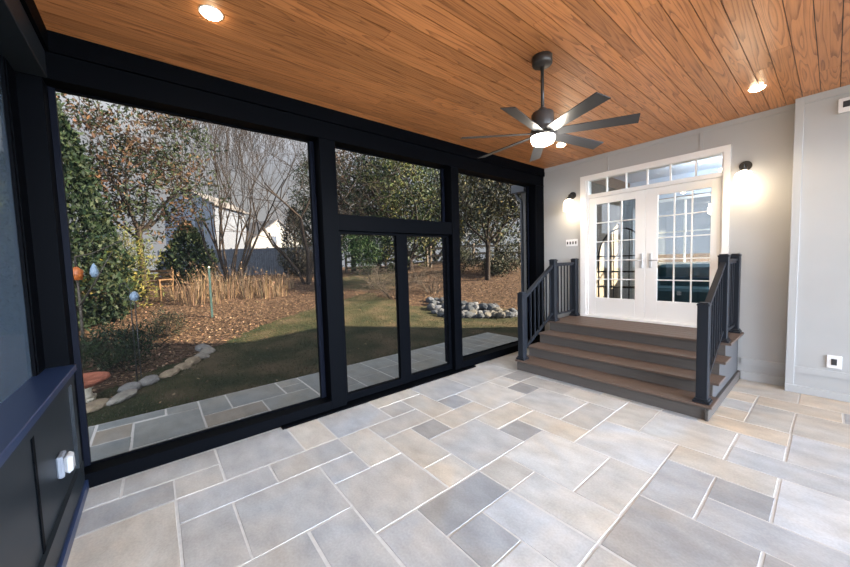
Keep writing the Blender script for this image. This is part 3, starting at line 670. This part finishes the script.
# ================================================================== GARDEN
rg = random.Random(21)
def vary(c, rnd, k=.3):
    a = .30*rnd.uniform(1-k, 1+k); return (c[0]*a*rnd.uniform(.9, 1.1), c[1]*a*rnd.uniform(.9, 1.1), c[2]*a*rnd.uniform(.85, 1.15))
def leaf_quad(q, p, L, W, rnd, col, up=0.0):
    d = Vector((rnd.gauss(0, 1), rnd.gauss(0, 1), rnd.gauss(0, 1)+up)).normalized()
    e = d.cross(Vector((rnd.gauss(0, 1), rnd.gauss(0, 1), rnd.gauss(0, 1)))).normalized()
    p = Vector(p); q.face([p, p+d*L*.5+e*W*.5, p+d*L, p+d*L*.5-e*W*.5], col)
def ell_point(rnd, c, r, shell=.45, low=-1.0):
    while True:
        v = Vector((rnd.gauss(0, 1), rnd.gauss(0, 1), rnd.gauss(0, 1))).normalized()
        if v.z < low: continue
        k = rnd.uniform(shell**2, 1)**.5
        return Vector((c[0]+v.x*r[0]*k, c[1]+v.y*r[1]*k, c[2]+v.z*r[2]*k))
def clump_foliage(q, rnd, c, r, nclump, per, cr, L, W, pal, shell=.4, up=0., k=.3, low=-1.):
    for _ in range(nclump):
        cc = ell_point(rnd, c, r, shell, low); base = rnd.choice(pal)
        for _ in range(per):
            p = cc+Vector((rnd.gauss(0, cr), rnd.gauss(0, cr), rnd.gauss(0, cr*.8)))
            leaf_quad(q, p, L*rnd.uniform(.6, 1.3), W*rnd.uniform(.7, 1.2), rnd, vary(base, rnd, k), up)
def branch(q, rnd, p, d, L, r, depth, spread=.5, lift=.15, n=3, seg=4, tips=None, taper=.55, minr=.006):
    pts = [Vector(p)]; rad = [r]; d = Vector(d).normalized()
    for i in range(seg):
        d = (d+Vector((rnd.gauss(0, .13), rnd.gauss(0, .13), rnd.gauss(0, .1)+lift*.25))).normalized()
        pts.append(pts[-1]+d*L/seg); rad.append(max(minr, r*(1-(1-taper)*(i+1)/seg)))
    q.tube(pts, rad, 5 if r > .03 else 3, cap=False)
    if depth <= 0:
        if tips is not None: tips.append(pts[-1])
        return
    for i in range(n):
        k = rnd.randint(max(1, seg-2), seg) if i else seg
        a = Vector((rnd.gauss(0, 1), rnd.gauss(0, 1), rnd.gauss(0, .6)+lift)).normalized()
        nd = (d*(1-spread)+a*spread*1.2).normalized()
        branch(q, rnd, pts[k], nd, L*rnd.uniform(.6, .85), rad[k]*rnd.uniform(.6, .8), depth-1, spread, lift, n, seg, tips, taper, minr)
def base(s, t): x, y = from_st(s, t); return Vector((x, y, ground_z(x, y)))
G_DARK = [(.018, .040, .018), (.026, .052, .022), (.036, .062, .024)]
G_MID = [(.045, .075, .025), (.06, .09, .03), (.04, .065, .03)]
G_YEL = [(.16, .17, .035), (.11, .13, .03), (.20, .18, .05), (.06, .09, .03)]
G_BRN = [(.12, .060, .028), (.10, .055, .028), (.20, .11, .05), (.05, .07, .03), (.04, .06, .026), (.06, .08, .03)]
def evergreen(name, s, t, h, r, label, pal, cat='tree', grp=None, nl=5200, L=.16, zlow=.1, power=1.0, bulge=.25, W=.05):
    b = base(s, t); e = empty(name, b, label, cat, grp); rnd = random.Random(int(s*100+t*37))
    f = MB(); f.tube([b-Vector((0, 0, .1)), b+Vector((0, 0, h*.92))], [r*.09+.02, .012], 7); f.build('trunk', M['bark'], e)
    q = MB()
    for _ in range(nl):
        u = rnd.random()**1.25; z = zlow+(h-zlow)*u
        rr = r*((1-u)**power)*(1 if u > bulge else (.55+.45*u/bulge)); a = rnd.uniform(0, 2*PI); k = rnd.uniform(.35, 1)**.5*(1+.14*math.sin(a*5+z*4))
        leaf_quad(q, b+Vector((math.cos(a)*rr*k, math.sin(a)*rr*k, z)), L*rnd.uniform(.6, 1.3), W, rnd, vary(rnd.choice(pal), rnd, .35), .8)
    q.build('foliage', M['leaf'], e, attr=True); return e
def round_tree(name, s, t, cz, r, label, pal, trunk=.12, nclump=150, per=40, cr=.28, L=.16, W=.09, cat='tree', grp=None, depth=3, shell=.35, low=-1., m='bark', seed=None):
    b = base(s, t); e = empty(name, b, label, cat, grp); rnd = random.Random(seed or int(s*91+t*53))
    c = (b.x, b.y, cz); q = MB()
    hb = max(.15, cz-r[2]*.75-b.z)
    q.tube([b-Vector((0, 0, .1)), b+Vector((rnd.gauss(0, .04), rnd.gauss(0, .04), hb))], [trunk, trunk*.8], 8, cap=False)
    for i in range(6):
        a = i*PI/3+rnd.uniform(-.4, .4); branch(q, rnd, b+Vector((0, 0, hb*rnd.uniform(.75, 1))), (math.cos(a)*.75, math.sin(a)*.75, rnd.uniform(.5, 1.3)), r[2]*.75, trunk*.5, depth-1, .5, .3, 3, 4)
    q.build('trunk', M[m], e)
    q = MB(); clump_foliage(q, rnd, c, r, nclump, per, cr, L, W, pal, shell, .2, .35, low); q.build('foliage', M['leaf'], e, attr=True); return e
def shrub(name, s, t, r, h, label, pal, n=60, per=36, cr=.12, L=.08, W=.035, cat='shrub', grp=None, zc=None, up=.6):
    b = base(s, t); e = empty(name, b, label, cat, grp); rnd = random.Random(int(s*77+t*31))
    q = MB()
    for i in range(9):
        a = rnd.uniform(0, 2*PI); q.tube([b-Vector((0, 0, .03)), b+Vector((math.cos(a)*r*.3, math.sin(a)*r*.3, h*.4)), b+Vector((math.cos(a)*r*.6, math.sin(a)*r*.6, h*.85))], [.014, .01, .005], 4, cap=False)
    q.build('stems', M['bark'], e)
    q = MB(); clump_foliage(q, rnd, (b.x, b.y, b.z+h*.5), (r, r, h*.5), n, per, cr, L, W, pal, .3, up, .35); q.build('foliage', M['leaf'], e, attr=True); return e
def bare_tree(name, s, t, h, stems, label, spread, depth, r0, m='bark', cat='tree', lean=.35, lift=.35, n=3, grp=None, seed=1):
    b = base(s, t); e = empty(name, b, label, cat, grp); rnd = random.Random(seed)
    for i in range(stems):
        q = MB(); a = 2*PI*i/stems+rnd.uniform(-.3, .3)
        branch(q, rnd, b+Vector((math.cos(a)*.06*stems**.5, math.sin(a)*.06*stems**.5, -.05)), (math.cos(a)*lean, math.sin(a)*lean, 1), h*.42, r0*rnd.uniform(.7, 1.1), depth, spread, lift, n, 4, None, .6, .005)
        q.build('stem', M[m], e)
    return e

# --- left bay, near to far
evergreen('arborvitae', 8.0, -8.75, 5.7, 1.6, 'tall dark green arborvitae at the left edge of the large screen', G_DARK+[(.05, .075, .03)], nl=17000, L=.15, bulge=.1, power=.75, W=.065)
round_tree('magnolia', 10.6, -8.95, 4.9, (2.3, 2.3, 2.4), 'leafy magnolia tree with brown and green leaves at upper left', G_BRN, .10, 300, 28, .2, .15, .06, depth=4, shell=.2, m='bark')
shrub('yellow_shrub', 9.2, -9.05, 1.3, 2.6, 'yellow green feathery shrub below the magnolia', [(.26, .26, .05), (.18, .21, .05), (.32, .28, .07), (.10, .14, .04)], 170, 34, .2, .16, .03)
shrub('juniper', 5.7, -5.5, .75, .72, 'low dark green juniper behind the terracotta pot', G_DARK+G_MID, 90, 36, .1, .11, .02)
shrub('boxwood', 7.6, -6.0, .36, .62, 'small dull green shrub in the middle of the leaf bed', [(.05, .06, .035), (.07, .07, .04)], 36, 30, .07, .08, .02)
evergreen('yew', 14.5, -10.2, 2.6, 1.35, 'broad dark green yew in front of the second house', G_DARK+G_MID, nl=4200, L=.2, bulge=.3, power=.7, W=.08)
bare_tree('bare_tree', 14.0, -8.1, 7.6, 11, 'leafless many stemmed tree standing tall before the white house', .34, 5, .055, lean=.36, lift=.5, n=3, seed=4)
bare_tree('twisted_tree', 15.0, -5.3, 7.2, 3, 'leafless tree with crooked dark branches beside the first post', .60, 5, .10, lean=.42, lift=.2, n=3, seed=12)
evergreen('cone_arborvitae', 18.5, -7.1, 3.7, 1.0, 'dark cone shaped evergreen right of the white house', [(.035, .038, .026), (.045, .045, .03)], nl=4200, L=.18, bulge=.2, power=.55)
shrub('dark_shrub', 17.5, -6.0, .75, 1.5, 'dark round shrub at the foot of the twisted tree', [(.03, .03, .022), (.05, .04, .03)], 60, 34, .14, .12, .04)
# --- middle and right bays
shrub('round_bush', 19.5, -3.6, 1.25, 2.7, 'bright green round bush seen through the screen door', [(.04, .10, .02), (.055, .12, .03), (.03, .07, .02)], 120, 36, .2, .13, .06)
round_tree('oak', 25, -5.3, 7.2, (2.6, 2.6, 4.8), 'tall tree with russet brown leaves seen through the transom', [(.17, .10, .05), (.13, .08, .045), (.07, .07, .04)], .2, 170, 26, .35, .26, .13)
round_tree('spruce', 23.5, -3.2, 5.6, (2.5, 2.5, 5.2), 'dense dark green tree seen in the middle of the transom', G_DARK+G_MID+[(.10, .11, .04)], .2, 260, 34, .36, .24, .1)
round_tree('yellow_tree', 21, -.9, 5.6, (2.3, 2.3, 4.9), 'yellow green tree at the right side of the transom', G_YEL+G_MID, .2, 260, 30, .32, .22, .11)
round_tree('holly', 26, .9, 5.6, (2.6, 2.6, 5.4), 'dark holly tree behind the post right of the transom', G_DARK+G_MID, .2, 240, 32, .36, .26, .12)
round_tree('cedar', 29, -8.6, 6.5, (2.4, 2.4, 5.0), 'dark green tree beyond the fence left of the transom', G_DARK+[(.05, .06, .03)], .2, 240, 30, .36, .26, .1)
for k, (s_, t_, lab) in enumerate(((11.6, -1.1, 'grey leafless twiggy shrub seen through the screen door'), (12.6, .3, 'grey leafless twiggy shrub seen through the narrow side panel'), (13.3, -1.9, 'tangled bare shrub behind the grey shrub in the door'))):
    b = base(s_, t_); e = empty('twiggy_shrub', b, lab, 'shrub', 'grey twiggy shrubs beyond the lawn'); rnd = random.Random(40+k); q = MB()
    for i in range(26):
        a = rnd.uniform(0, 2*PI); branch(q, rnd, b+Vector((math.cos(a)*.15, math.sin(a)*.15, -.03)), (math.cos(a)*.9, math.sin(a)*.9, rnd.uniform(.4, 1.6)), .62, .011, 2, .5, .15, 3, 3, None, .6, .004)
    q.build('stems', M['palebark'], e)
round_tree('white_oak', 14.6, 2.75, 4.35, (2.1, 2.1, 2.35), 'broad tree with grey green and golden leaves in the end screen', [(.05, .065, .04), (.07, .085, .05), (.05, .06, .05), (.17, .15, .05), (.22, .19, .06)], .11, 200, 32, .28, .18, .085, depth=4, shell=.25, low=-.75)
round_tree('far_maple', 24, 5.2, 5.6, (2.6, 2.6, 3.6), 'tree beyond the rail fence at the right of the end screen', G_MID+[(.1, .09, .05)], .16, 150, 30, .36, .24, .11)
round_tree('far_pine', 30, 3.4, 5.6, (3.0, 3.0, 4.0), 'grey green tree far behind the rail fence', [(.06, .075, .05), (.05, .06, .045)], .16, 170, 30, .4, .3, .12)

for s_, t_, r_, h_, lab in ((17.2, 2.0, 1.0, 1.3, 'olive undergrowth bush before the rail fence left of the broad tree'), (16.6, 4.2, 1.1, 1.5, 'olive undergrowth bush before the rail fence right of the broad tree'), (15.6, 3.2, .7, .9, 'small olive bush at the foot of the broad tree')):
    shrub('undergrowth_bush', s_, t_, r_, h_, lab, [(.09, .10, .045), (.12, .10, .05), (.06, .075, .04)], 70, 30, .16, .14, .05, grp='bushes before the rail fence')
# --- dry grass clumps
def grass_proto(n, h, w, seed):
    rnd = random.Random(seed); q = MB()
    for _ in range(n):
        a = rnd.uniform(0, 2*PI); r = .3*rnd.random()**.5; l = h*rnd.uniform(.25, 1.15); b = Vector((math.cos(a)*r, math.sin(a)*r, -.03)); o_ = Vector((math.cos(a), math.sin(a), 0))*l*rnd.uniform(.05, .4)
        e = Vector((-math.sin(a), math.cos(a), 0))*w; c = vary(rnd.choice([(.38, .25, .145), (.50, .35, .21), (.24, .15, .09)]), rnd, .25)
        mid = b+o_*.35+Vector((0, 0, l*.6)); tip = b+o_+Vector((0, 0, l))
        q.face([b-e, b+e, mid+e*.8, mid-e*.8], c); q.face([mid-e*.8, mid+e*.8, tip], c)
        if rnd.random() < .45: leaf_quad(q, tip-Vector((0, 0, .03)), .09, .035, rnd, c, 1.5)
    return q
gp = None
gpos = [(a_+1.5, b_-.45) for a_, b_ in [(9.6, -6.2), (9.9, -5.7), (10.2, -5.2), (10.6, -4.9), (10.3, -6.4), (9.3, -6.9), (10.8, -5.9), (11.2, -5.3), (8.9, -6.1), (11.4, -6.6), (10.0, -7.3), (11.8, -5.8), (9.0, -7.4), (12.2, -5.2), (11.0, -7.6), (8.7, -6.7)]]
where = ['tall clump of dry tan grass %s' % p for p in ('beside the green metal post', 'right of the green post in the leaf bed', 'near the right end of the leaf bed', 'at the far right tip of the leaf bed', 'just behind the green post', 'left of the green post', 'before the bare tree trunk', 'at the foot of the bare tree', 'in front of the green post', 'behind the dry grass left of the bare tree', 'below the yew', 'right behind the bare tree base', 'beside the yellow shrub', 'between the bare and the twisted tree', 'below the yew and behind other grass', 'in the front row left of the green post')]
for i, ((s_, t_), lab) in enumerate(zip(gpos, where)):
    b = base(s_, t_)
    if gp is None: gp = grass_proto(80, .85, .006, 3).build('dry_grass_clump', M['leaf'], attr=True); o = gp
    else: o = gp.copy(); COL.objects.link(o)
    o.location = b; o.rotation_euler = (0, 0, rg.uniform(0, 6)); k = rg.uniform(.65, 1.25); o.scale = (k*1.1, k*1.1, k)
    tag(o, lab, 'grass', 'dry grass clumps in the leaf bed')

# --- leaf litter and short grass (uncountable)
q = MB(); rnd = random.Random(8); cnt = 0
while cnt < 24000:
    s_, t_ = rnd.uniform(3.6, 19), rnd.uniform(-11, 6.5)
    if abs(t_) > s_*1.15: continue
    x, y = from_st(s_, t_)
    if x > -1.6 or rnd.random() > litter_mask(x, y)*.97+.03: continue
    if s_ > 9 and rnd.random() > .6: continue
    L = rnd.uniform(.025, .065); p = Vector((x, y, ground_z(x, y)+.008+rnd.random()*.03))
    d = Vector((rnd.gauss(0, 1), rnd.gauss(0, 1), rnd.gauss(0, .35))).normalized(); e = d.cross(Vector((rnd.gauss(0, .35), rnd.gauss(0, .35), 1))).normalized()
    q.face([p, p+d*L*.5+e*L*.32, p+d*L, p+d*L*.5-e*L*.32], vary(rnd.choice([(.58, .37, .22), (.42, .25, .15), (.80, .56, .36), (.24, .15, .10), (.16, .10, .08)]), rnd, .25)); cnt += 1
o = q.build('fallen_leaves', M['leaf'], attr=True); tag(o, 'fallen brown leaves scattered over the garden beds', 'leaves', kind='stuff')
q = MB(); cnt = 0
while cnt < 26000:
    s_, t_ = rnd.uniform(3.4, 15), rnd.uniform(-6, 4)
    x, y = from_st(s_, t_)
    if x > -1.58 or abs(t_) > s_*1.1 or rnd.random() < litter_mask(x, y)*1.4: continue
    if rnd.random() < (s_-6)*.07: continue
    p = Vector((x, y, ground_z(x, y)-.005)); l = rnd.uniform(.02, .05); a = rnd.uniform(0, 2*PI); e = Vector((math.cos(a), math.sin(a), 0))*.004; tp = Vector((rnd.gauss(0, .02), rnd.gauss(0, .02), l))
    q.face([p-e, p+e, p+tp], vary(rnd.choice([(.09, .13, .045), (.11, .13, .055), (.28, .21, .13), (.075, .11, .04)]), rnd, .3)); cnt += 1
o = q.build('lawn_grass', M['leaf'], attr=True); tag(o, 'short patchy lawn grass outside the screens', 'grass', kind='stuff')

# --- stones
def rock(name, c, r, seed, tone, label, cat, grp, flat=.6):
    rnd = random.Random(seed); bm = bmesh.new(); bmesh.ops.create_icosphere(bm, subdivisions=2, radius=1)
    k1, k2, k3 = rnd.uniform(0, 9), rnd.uniform(0, 9), rnd.uniform(0, 9); yaw = rnd.uniform(0, PI)
    planes = [(Vector((rnd.gauss(0, 1), rnd.gauss(0, 1), rnd.gauss(0, 1))).normalized(), rnd.uniform(.62, .85)) for _ in range(7)]
    for v in bm.verts:
        for n_, d_ in planes:
            e = v.co.dot(n_)-d_
            if e > 0: v.co -= n_*e
        v.co = Vector((v.co.x*r[0], v.co.y*r[1], v.co.z*r[2]*1.0))
    q = MB(); q.addbm(bm, tone, False, Matrix.Rotation(yaw if len(r) < 4 else r[3], 4, 'Z'))
    o = q.build(name, M['rock'], attr=True); o.location = c; return tag(o, label, cat, grp)
edge = [((82, 402), .30, .15, .10, 'flat pale edging stone beside the terracotta pot'), (0,)]
est = [(4.02, -4.2, .26, .16, .07), (4.32, -4.05, .24, .14, .08), (4.62, -4.22, .17, .13, .09), (4.95, -4.22, .22, .14, .08), (5.3, -4.18, .22, .12, .06), (5.62, -4.2, .2, .13, .07), (5.95, -4.25, .24, .14, .08), (6.3, -4.32, .2, .15, .07), (6.65, -4.45, .22, .15, .09), (6.9, -4.7, .24, .17, .10), (3.9, -4.7, .24, .16, .07)]
elab = ['flat pale edging stone in front of the pot pedestal', 'second edging stone from the pot', 'rough tan edging stone right of the pot', 'squarish tan edging stone below the black garden hook', 'long low edging stone right of the garden hook', 'thin grey edging stone in the middle of the bed edge', 'long flat grey edging stone half way along the lawn', 'flat edging stone before the last pair of stones', 'pale edging stone second from the far end', 'round topped edging stone at the far end of the bed edge', 'edging stone left of the pot close to the corner post']
for i, ((s_, t_, a, b_, c_), lab) in enumerate(zip(est, elab)):
    p = base(s_, t_); rock('edging_stone', p+Vector((0, 0, c_*.3)), (a, b_, c_, 2.5+i*.05), 60+i, rg.choice([(.17, .155, .135), (.19, .15, .105), (.14, .135, .13)]), lab, 'stone', 'edging stones along the leaf bed')
npile = 0
rr_ = random.Random(33)
pile = []
for row, (s0, z0, n_, t0, t1, sz) in enumerate(((9.75, .06, 12, .35, 2.75, .15), (10.15, .16, 13, .2, 2.7, .17), (10.55, .26, 11, .1, 2.3, .18), (10.95, .36, 8, .1, 1.7, .17), (11.4, .42, 5, .1, 1.1, .15))):
    for i in range(n_):
        t_ = t0+(t1-t0)*(i+.5)/n_; s_ = s0+rr_.uniform(-.1, .1); x, y = from_st(s_, t_+rr_.uniform(-.05, .05)); k = sz*rr_.uniform(.7, 1.2)
        pile.append((x, y, max(ground_z(x, y), -.08)+k*.35, k, row))
names = ['front row', 'second row', 'middle row', 'fourth row', 'top row']
cnts = {}
for i, (x, y, z, k, row) in enumerate(pile):
    cnts[row] = cnts.get(row, 0)+1; tot = (12, 13, 11, 8, 5)[row]; ordn = ['first', 'second', 'third', 'fourth', 'fifth', 'sixth', 'seventh', 'eighth', 'ninth', 'tenth', 'eleventh', 'twelfth', 'thirteenth'][cnts[row]-1]
    rock('field_stone', (x, y, z), (k*1.15, k*.9, k*.75), 300+i, rr_.choice([(.065, .073, .09), (.085, .09, .10), (.045, .052, .062), (.09, .087, .08)]), 'blue grey field stone, %s from the left in the %s of the rock pile' % (ordn, names[row]), 'stone', 'rock pile beyond the end screen')

# --- pot on pedestal
b = base(4.30, -4.57); b.z = -.09
s = empty('terracotta_planter', b, 'wide terracotta bowl planter on a pale stone pedestal', 'planter')
f = MB(); f.box(b.x-.13, b.y-.13, b.z, b.x+.13, b.y+.13, b.z+.05, bevel=.01); f.lathe([(.12, b.z+.05), (.10, b.z+.1), (.10, b.z+.15), (.13, b.z+.19)], b.x, b.y, 20); f.build('pedestal', M['stonecast'], s)
f = MB(); f.lathe([(.12, b.z+.19), (.22, b.z+.225), (.255, b.z+.262), (.285, b.z+.266), (.292, b.z+.29), (.284, b.z+.315), (.25, b.z+.315), (.24, b.z+.28), (.18, b.z+.25), (.001, b.z+.245)], b.x, b.y, 32); f.build('bowl', M['terracotta'], s)

# --- garden hook, feeders, green post, bench
b = base(4.95, -4.40); b.z = -.08
s = empty('garden_hook', b, 'thin black double stemmed garden hook standing in the leaf bed', 'hook')
f = MB(); f.tube([b, b+Vector((0, 0, 1.42)), b+Vector((-.05, -.05, 1.52)), b+Vector((-.12, -.10, 1.50)), b+Vector((-.13, -.12, 1.42))], .007, 6); f.build('pole', M['iron'], s)
f = MB(); f.tube([b+Vector((.02, .05, 0)), b+Vector((.02, .05, 1.24))], .006, 6); f.build('stake', M['iron'], s)
c = b+Vector((.02, .05, 1.24))
s2 = empty('glass_feeder', c, 'pale blue and white glass bird feeder on top of the garden hook stake', 'bird feeder')
f = MB(); f.lathe([(.001, c.z), (.045, c.z+.02), (.06, c.z+.07), (.04, c.z+.12), (.012, c.z+.15)], c.x, c.y, 16); f.build('bowl', M['paleblue'], s2)
f = MB(); f.lathe([(.07, c.z+.02), (.075, c.z+.03), (.001, c.z+.04)], c.x-.08, c.y-.02, 16); f.build('tray', M['iron'], s2)
c0 = Vector((-6.58, -6.98, 1.60))
def hanging(c, m, lab, name, body):
    s = empty(name, c, lab, 'bird feeder')
    f = MB(); f.lathe([(r, c.z+z) for r, z in body], c.x, c.y, 16); f.build('body', M[m], s)
    f = MB(); f.tube([c+Vector((0, 0, body[-1][1]-.01)), c+Vector((0, 0, .34))], .005, 5); f.build('hanger', M['iron'], s)
hanging(c0, 'orange', 'orange hanging bird feeder among the yellow shrub branches', 'hanging_feeder', [(.001, -.14), (.09, -.13), (.10, -.02), (.11, .06), (.03, .13), (.01, .14)])
hanging(Vector((-6.35, -6.69, 1.66)), 'paleblue', 'pale blue hanging bird feeder right of the orange one', 'hanging_feeder', [(.001, -.16), (.05, -.14), (.075, -.06), (.05, .05), (.02, .13), (.01, .14)])
hb = base(6.9, -7.2)
s = empty('feeder_branch', hb, 'pale forked sapling holding the two hanging feeders', 'branch')
f = MB(); f.tube([hb, hb+Vector((-.1, .0, .9)), (-6.75, -7.0, 1.75), (-6.58, -6.98, 1.95), (-6.35, -6.69, 2.01), (-5.9, -6.2, 2.25)], [.03, .026, .02, .017, .014, .008], 7); f.build('main_stem', M['palebark'], s)
f = MB(); f.tube([hb+Vector((-.1, .0, .9)), hb+Vector((.3, .3, 1.4)), hb+Vector((.5, .6, 2.0))], [.02, .015, .008], 6); f.build('side_stem', M['palebark'], s)
b = base(9.1, -5.88)
s = empty('green_post', b, 'slim green metal garden post in the dry grass', 'post')
f = MB(); f.box(b.x-.025, b.y-.025, b.z-.1, b.x+.025, b.y+.025, b.z+1.36); f.build('shaft', M['greenmetal'], s)
f = MB(); f.lathe([(.03, b.z+1.36), (.035, b.z+1.38), (.001, b.z+1.42)], b.x, b.y, 12); f.build('finial', M['stonecast'], s)
b = base(10.7, -8.95)
s = empty('garden_bench', b, 'weathered teak garden bench below the magnolia seen from its side', 'bench')
ux = Vector((.78, -.62, 0)); uy = Vector((.62, .78, 0))
P = lambda u, v_, z: b+ux*u+uy*v_+Vector((0, 0, z))
for v_ in (-.6, .6):
    f = MB(); f.bar(P(.25, v_, -.03), P(.25, v_, .62), .06, .06, up=tuple(ux)); f.bar(P(-.25, v_, -.03), P(-.33, v_, .95), .06, .06, up=tuple(ux)); f.build('leg', M['benchwood'], s)
    f = MB(); f.bar(P(.3, v_, .64), P(-.3, v_, .64), .07, .035); f.build('armrest', M['benchwood'], s)
f = MB()
for u in (-.2, -.08, .04, .16, .27): f.bar(P(u, -.65, .43), P(u, .65, .43), .09, .03)
f.build('seat', M['benchwood'], s)
f = MB()
for z in (.56, .68, .80, .92): f.bar(P(-.27-.08*(z-.4), -.65, z), P(-.27-.08*(z-.4), .65, z), .03, .08)
f.build('backrest', M['benchwood'], s)

# --- fences
def board_fence(p0, p1, h, label):
    p0, p1 = Vector(p0), Vector(p1); d = p1-p0; L = d.length; u = d.normalized(); s = empty('board_fence', (p0.x, p0.y, ground_z(p0.x, p0.y)), label, 'fence')
    f = MB(); n = int(L/.15)
    for k in range(n):
        a = p0+u*(k*.15+.075); z = ground_z(a.x, a.y); f.bar((a.x, a.y, z-.1), (a.x, a.y, z+h+rg.uniform(-.01, .01)), .14, .025, up=tuple(Vector((-u.y, u.x, 0))))
    f.build('boards', M['fencewood'], s)
    k = 0.
    while k <= L:
        a = p0+u*k+Vector((-u.y, u.x, 0))*.06; z = ground_z(a.x, a.y); f = MB(); f.box(a.x-.05, a.y-.05, z-.2, a.x+.05, a.y+.05, z+h+.08); f.build('fence_post', M['fencewood'], s); k += 2.4
A = from_st(22, -17.5); B = from_st(22, -5.6)
board_fence((*A, 0), (*B, 0), 1.75, 'grey weathered board fence in front of the white house')
def rail_fence(p0, p1, label):
    p0, p1 = Vector(p0), Vector(p1); d = p1-p0; L = d.length; u = d.normalized(); s = empty('rail_fence', (p0.x, p0.y, ground_z(p0.x, p0.y)), label, 'fence')
    n = int(L/2.3)
    for k in range(n+1):
        a = p0+u*L*k/n; z = ground_z(a.x, a.y); f = MB(); f.box(a.x-.06, a.y-.06, z-.2, a.x+.06, a.y+.06, z+1.3); f.build('fence_post', M['railwood'], s)
    for k in range(n):
        a, c = p0+u*L*k/n, p0+u*L*(k+1)/n
        for zz in (.3, .72, 1.14):
            f = MB(); f.bar((a.x, a.y, ground_z(a.x, a.y)+zz), (c.x, c.y, ground_z(c.x, c.y)+zz), .05, .12); f.build('rail', M['railwood'], s)
A = from_st(20.5, .4); B = from_st(18.5, 8)
rail_fence((*A, 0), (*B, 0), 'weathered three rail fence behind the broad tree in the end screen')
A = from_st(23, -5.4); B = from_st(22, .2)
rail_fence((*A, 0), (*B, 0), 'weathered rail fence behind the round bush')

# --- neighbouring houses
def far_house(s, t, wdt, dep, eave, ridge, yaw_, label, m, wins, chim=False):
    b = base(s, t); e = empty('neighbour_house', b, label, 'house'); D_ = Vector((-.7759, .6308, 0)); T_ = Vector((.6308, .7759, 0))
    ca, sa = math.cos(yaw_), math.sin(yaw_); U = T_*ca+D_*sa; V = D_*ca-T_*sa       # U along the ridge, V depth
    P = lambda u, v_, z: b+U*u+V*v_+Vector((0, 0, z))
    f = MB(); w2, d2 = wdt/2, dep/2
    ring = [(-w2, -d2), (w2, -d2), (w2, d2), (-w2, d2)]
    for (a, c) in zip(ring, ring[1:]+ring[:1]): f.face([P(*a, -.5), P(*c, -.5), P(*c, eave), P(*a, eave)])
    for u in (-w2, w2): f.face([P(u, -d2, eave), P(u, d2, eave), P(u, 0, ridge)])
    f.face([P(-w2, -d2, eave), P(w2, -d2, eave), P(w2, 0, ridge), P(-w2, 0, ridge)]); f.face([P(-w2, d2, eave), P(w2, d2, eave), P(w2, 0, ridge), P(-w2, 0, ridge)])
    f.build('walls', M[m], e)
    f = MB()
    k = (ridge-eave)/d2
    for sg in (-1, 1):
        a, c = (d2+.35)*sg, 0; za, zc = eave-.35*k, ridge
        for dz in (.06, .2):
            f.face([P(-w2-.3, a, za+dz), P(w2+.3, a, za+dz), P(w2+.3, c, zc+dz), P(-w2-.3, c, zc+dz)])
        f.face([P(-w2-.3, a, za+.06), P(w2+.3, a, za+.06), P(w2+.3, a, za+.2), P(-w2-.3, a, za+.2)])
        for u in (-w2-.3, w2+.3): f.face([P(u, a, za+.06), P(u, c, zc+.06), P(u, c, zc+.2), P(u, a, za+.2)])
    f.build('roof', M['shingle'], e)
    for (face, c, z, ww, hh) in wins:
        f = MB()
        if face == 'g':     # gable end at +U
            q_ = [P(w2+.03, c-ww/2, z), P(w2+.03, c+ww/2, z), P(w2+.03, c+ww/2, z+hh), P(w2+.03, c-ww/2, z+hh)]
            mid = P(w2+.0, c, z+hh/2)
        else:
            q_ = [P(c-ww/2, -d2-.03, z), P(c+ww/2, -d2-.03, z), P(c+ww/2, -d2-.03, z+hh), P(c-ww/2, -d2-.03, z+hh)]; mid = P(c, -d2, z+hh/2)
        f.face(q_)
        for a_, c_ in zip(q_, q_[1:]+q_[:1]):
            n_ = (U if face == 'g' else -V)*.05; f.face([a_, c_, c_-n_, a_-n_])
        f.build('window', M['winglass'], e)
far_house(47.9, -22.8, 6, 8, 4.0, 6.9, -.5, 'small white gabled house beyond the board fence', 'siding', [('g', -1.9, 1.4, .8, 1.3), ('g', .6, 1.4, .8, 1.3), ('g', -.6, 3.6, .7, 1.1), ('f', -1.2, .8, 1.2, 2.2), ('f', 1.2, .8, 1.0, 2.0)])
far_house(37, -23.6, 6, 5, 7.0, 8.4, -1.57, 'taller pale house left of the white one partly hidden behind the magnolia', 'greysiding', [('g', -1.0, 4.4, .8, 1.3), ('g', 1.0, 4.4, .8, 1.3)])
# hazy far trees
for k, (s_, t_, h_, lab) in enumerate(((52, -19, 11, 'distant bare grey tree behind the white house'), (50, -13.5, 12, 'distant bare grey tree right of the white house'), (56, -34, 12, 'distant bare tree far left behind the magnolia'))):
    bare_tree('distant_tree', s_, t_, h_, 4, lab, .5, 4, .16, 'palebark', lean=.5, lift=.3, n=3, grp='distant bare trees', seed=70+k)
# trees south of the porch (seen mirrored in the door glass)
bare_tree('garden_tree', -3.5, -11.5, 8, 3, 'bare tree south of the porch mirrored in the door glass', .5, 4, .1, 'palebark', lean=.5, lift=.3, seed=91)
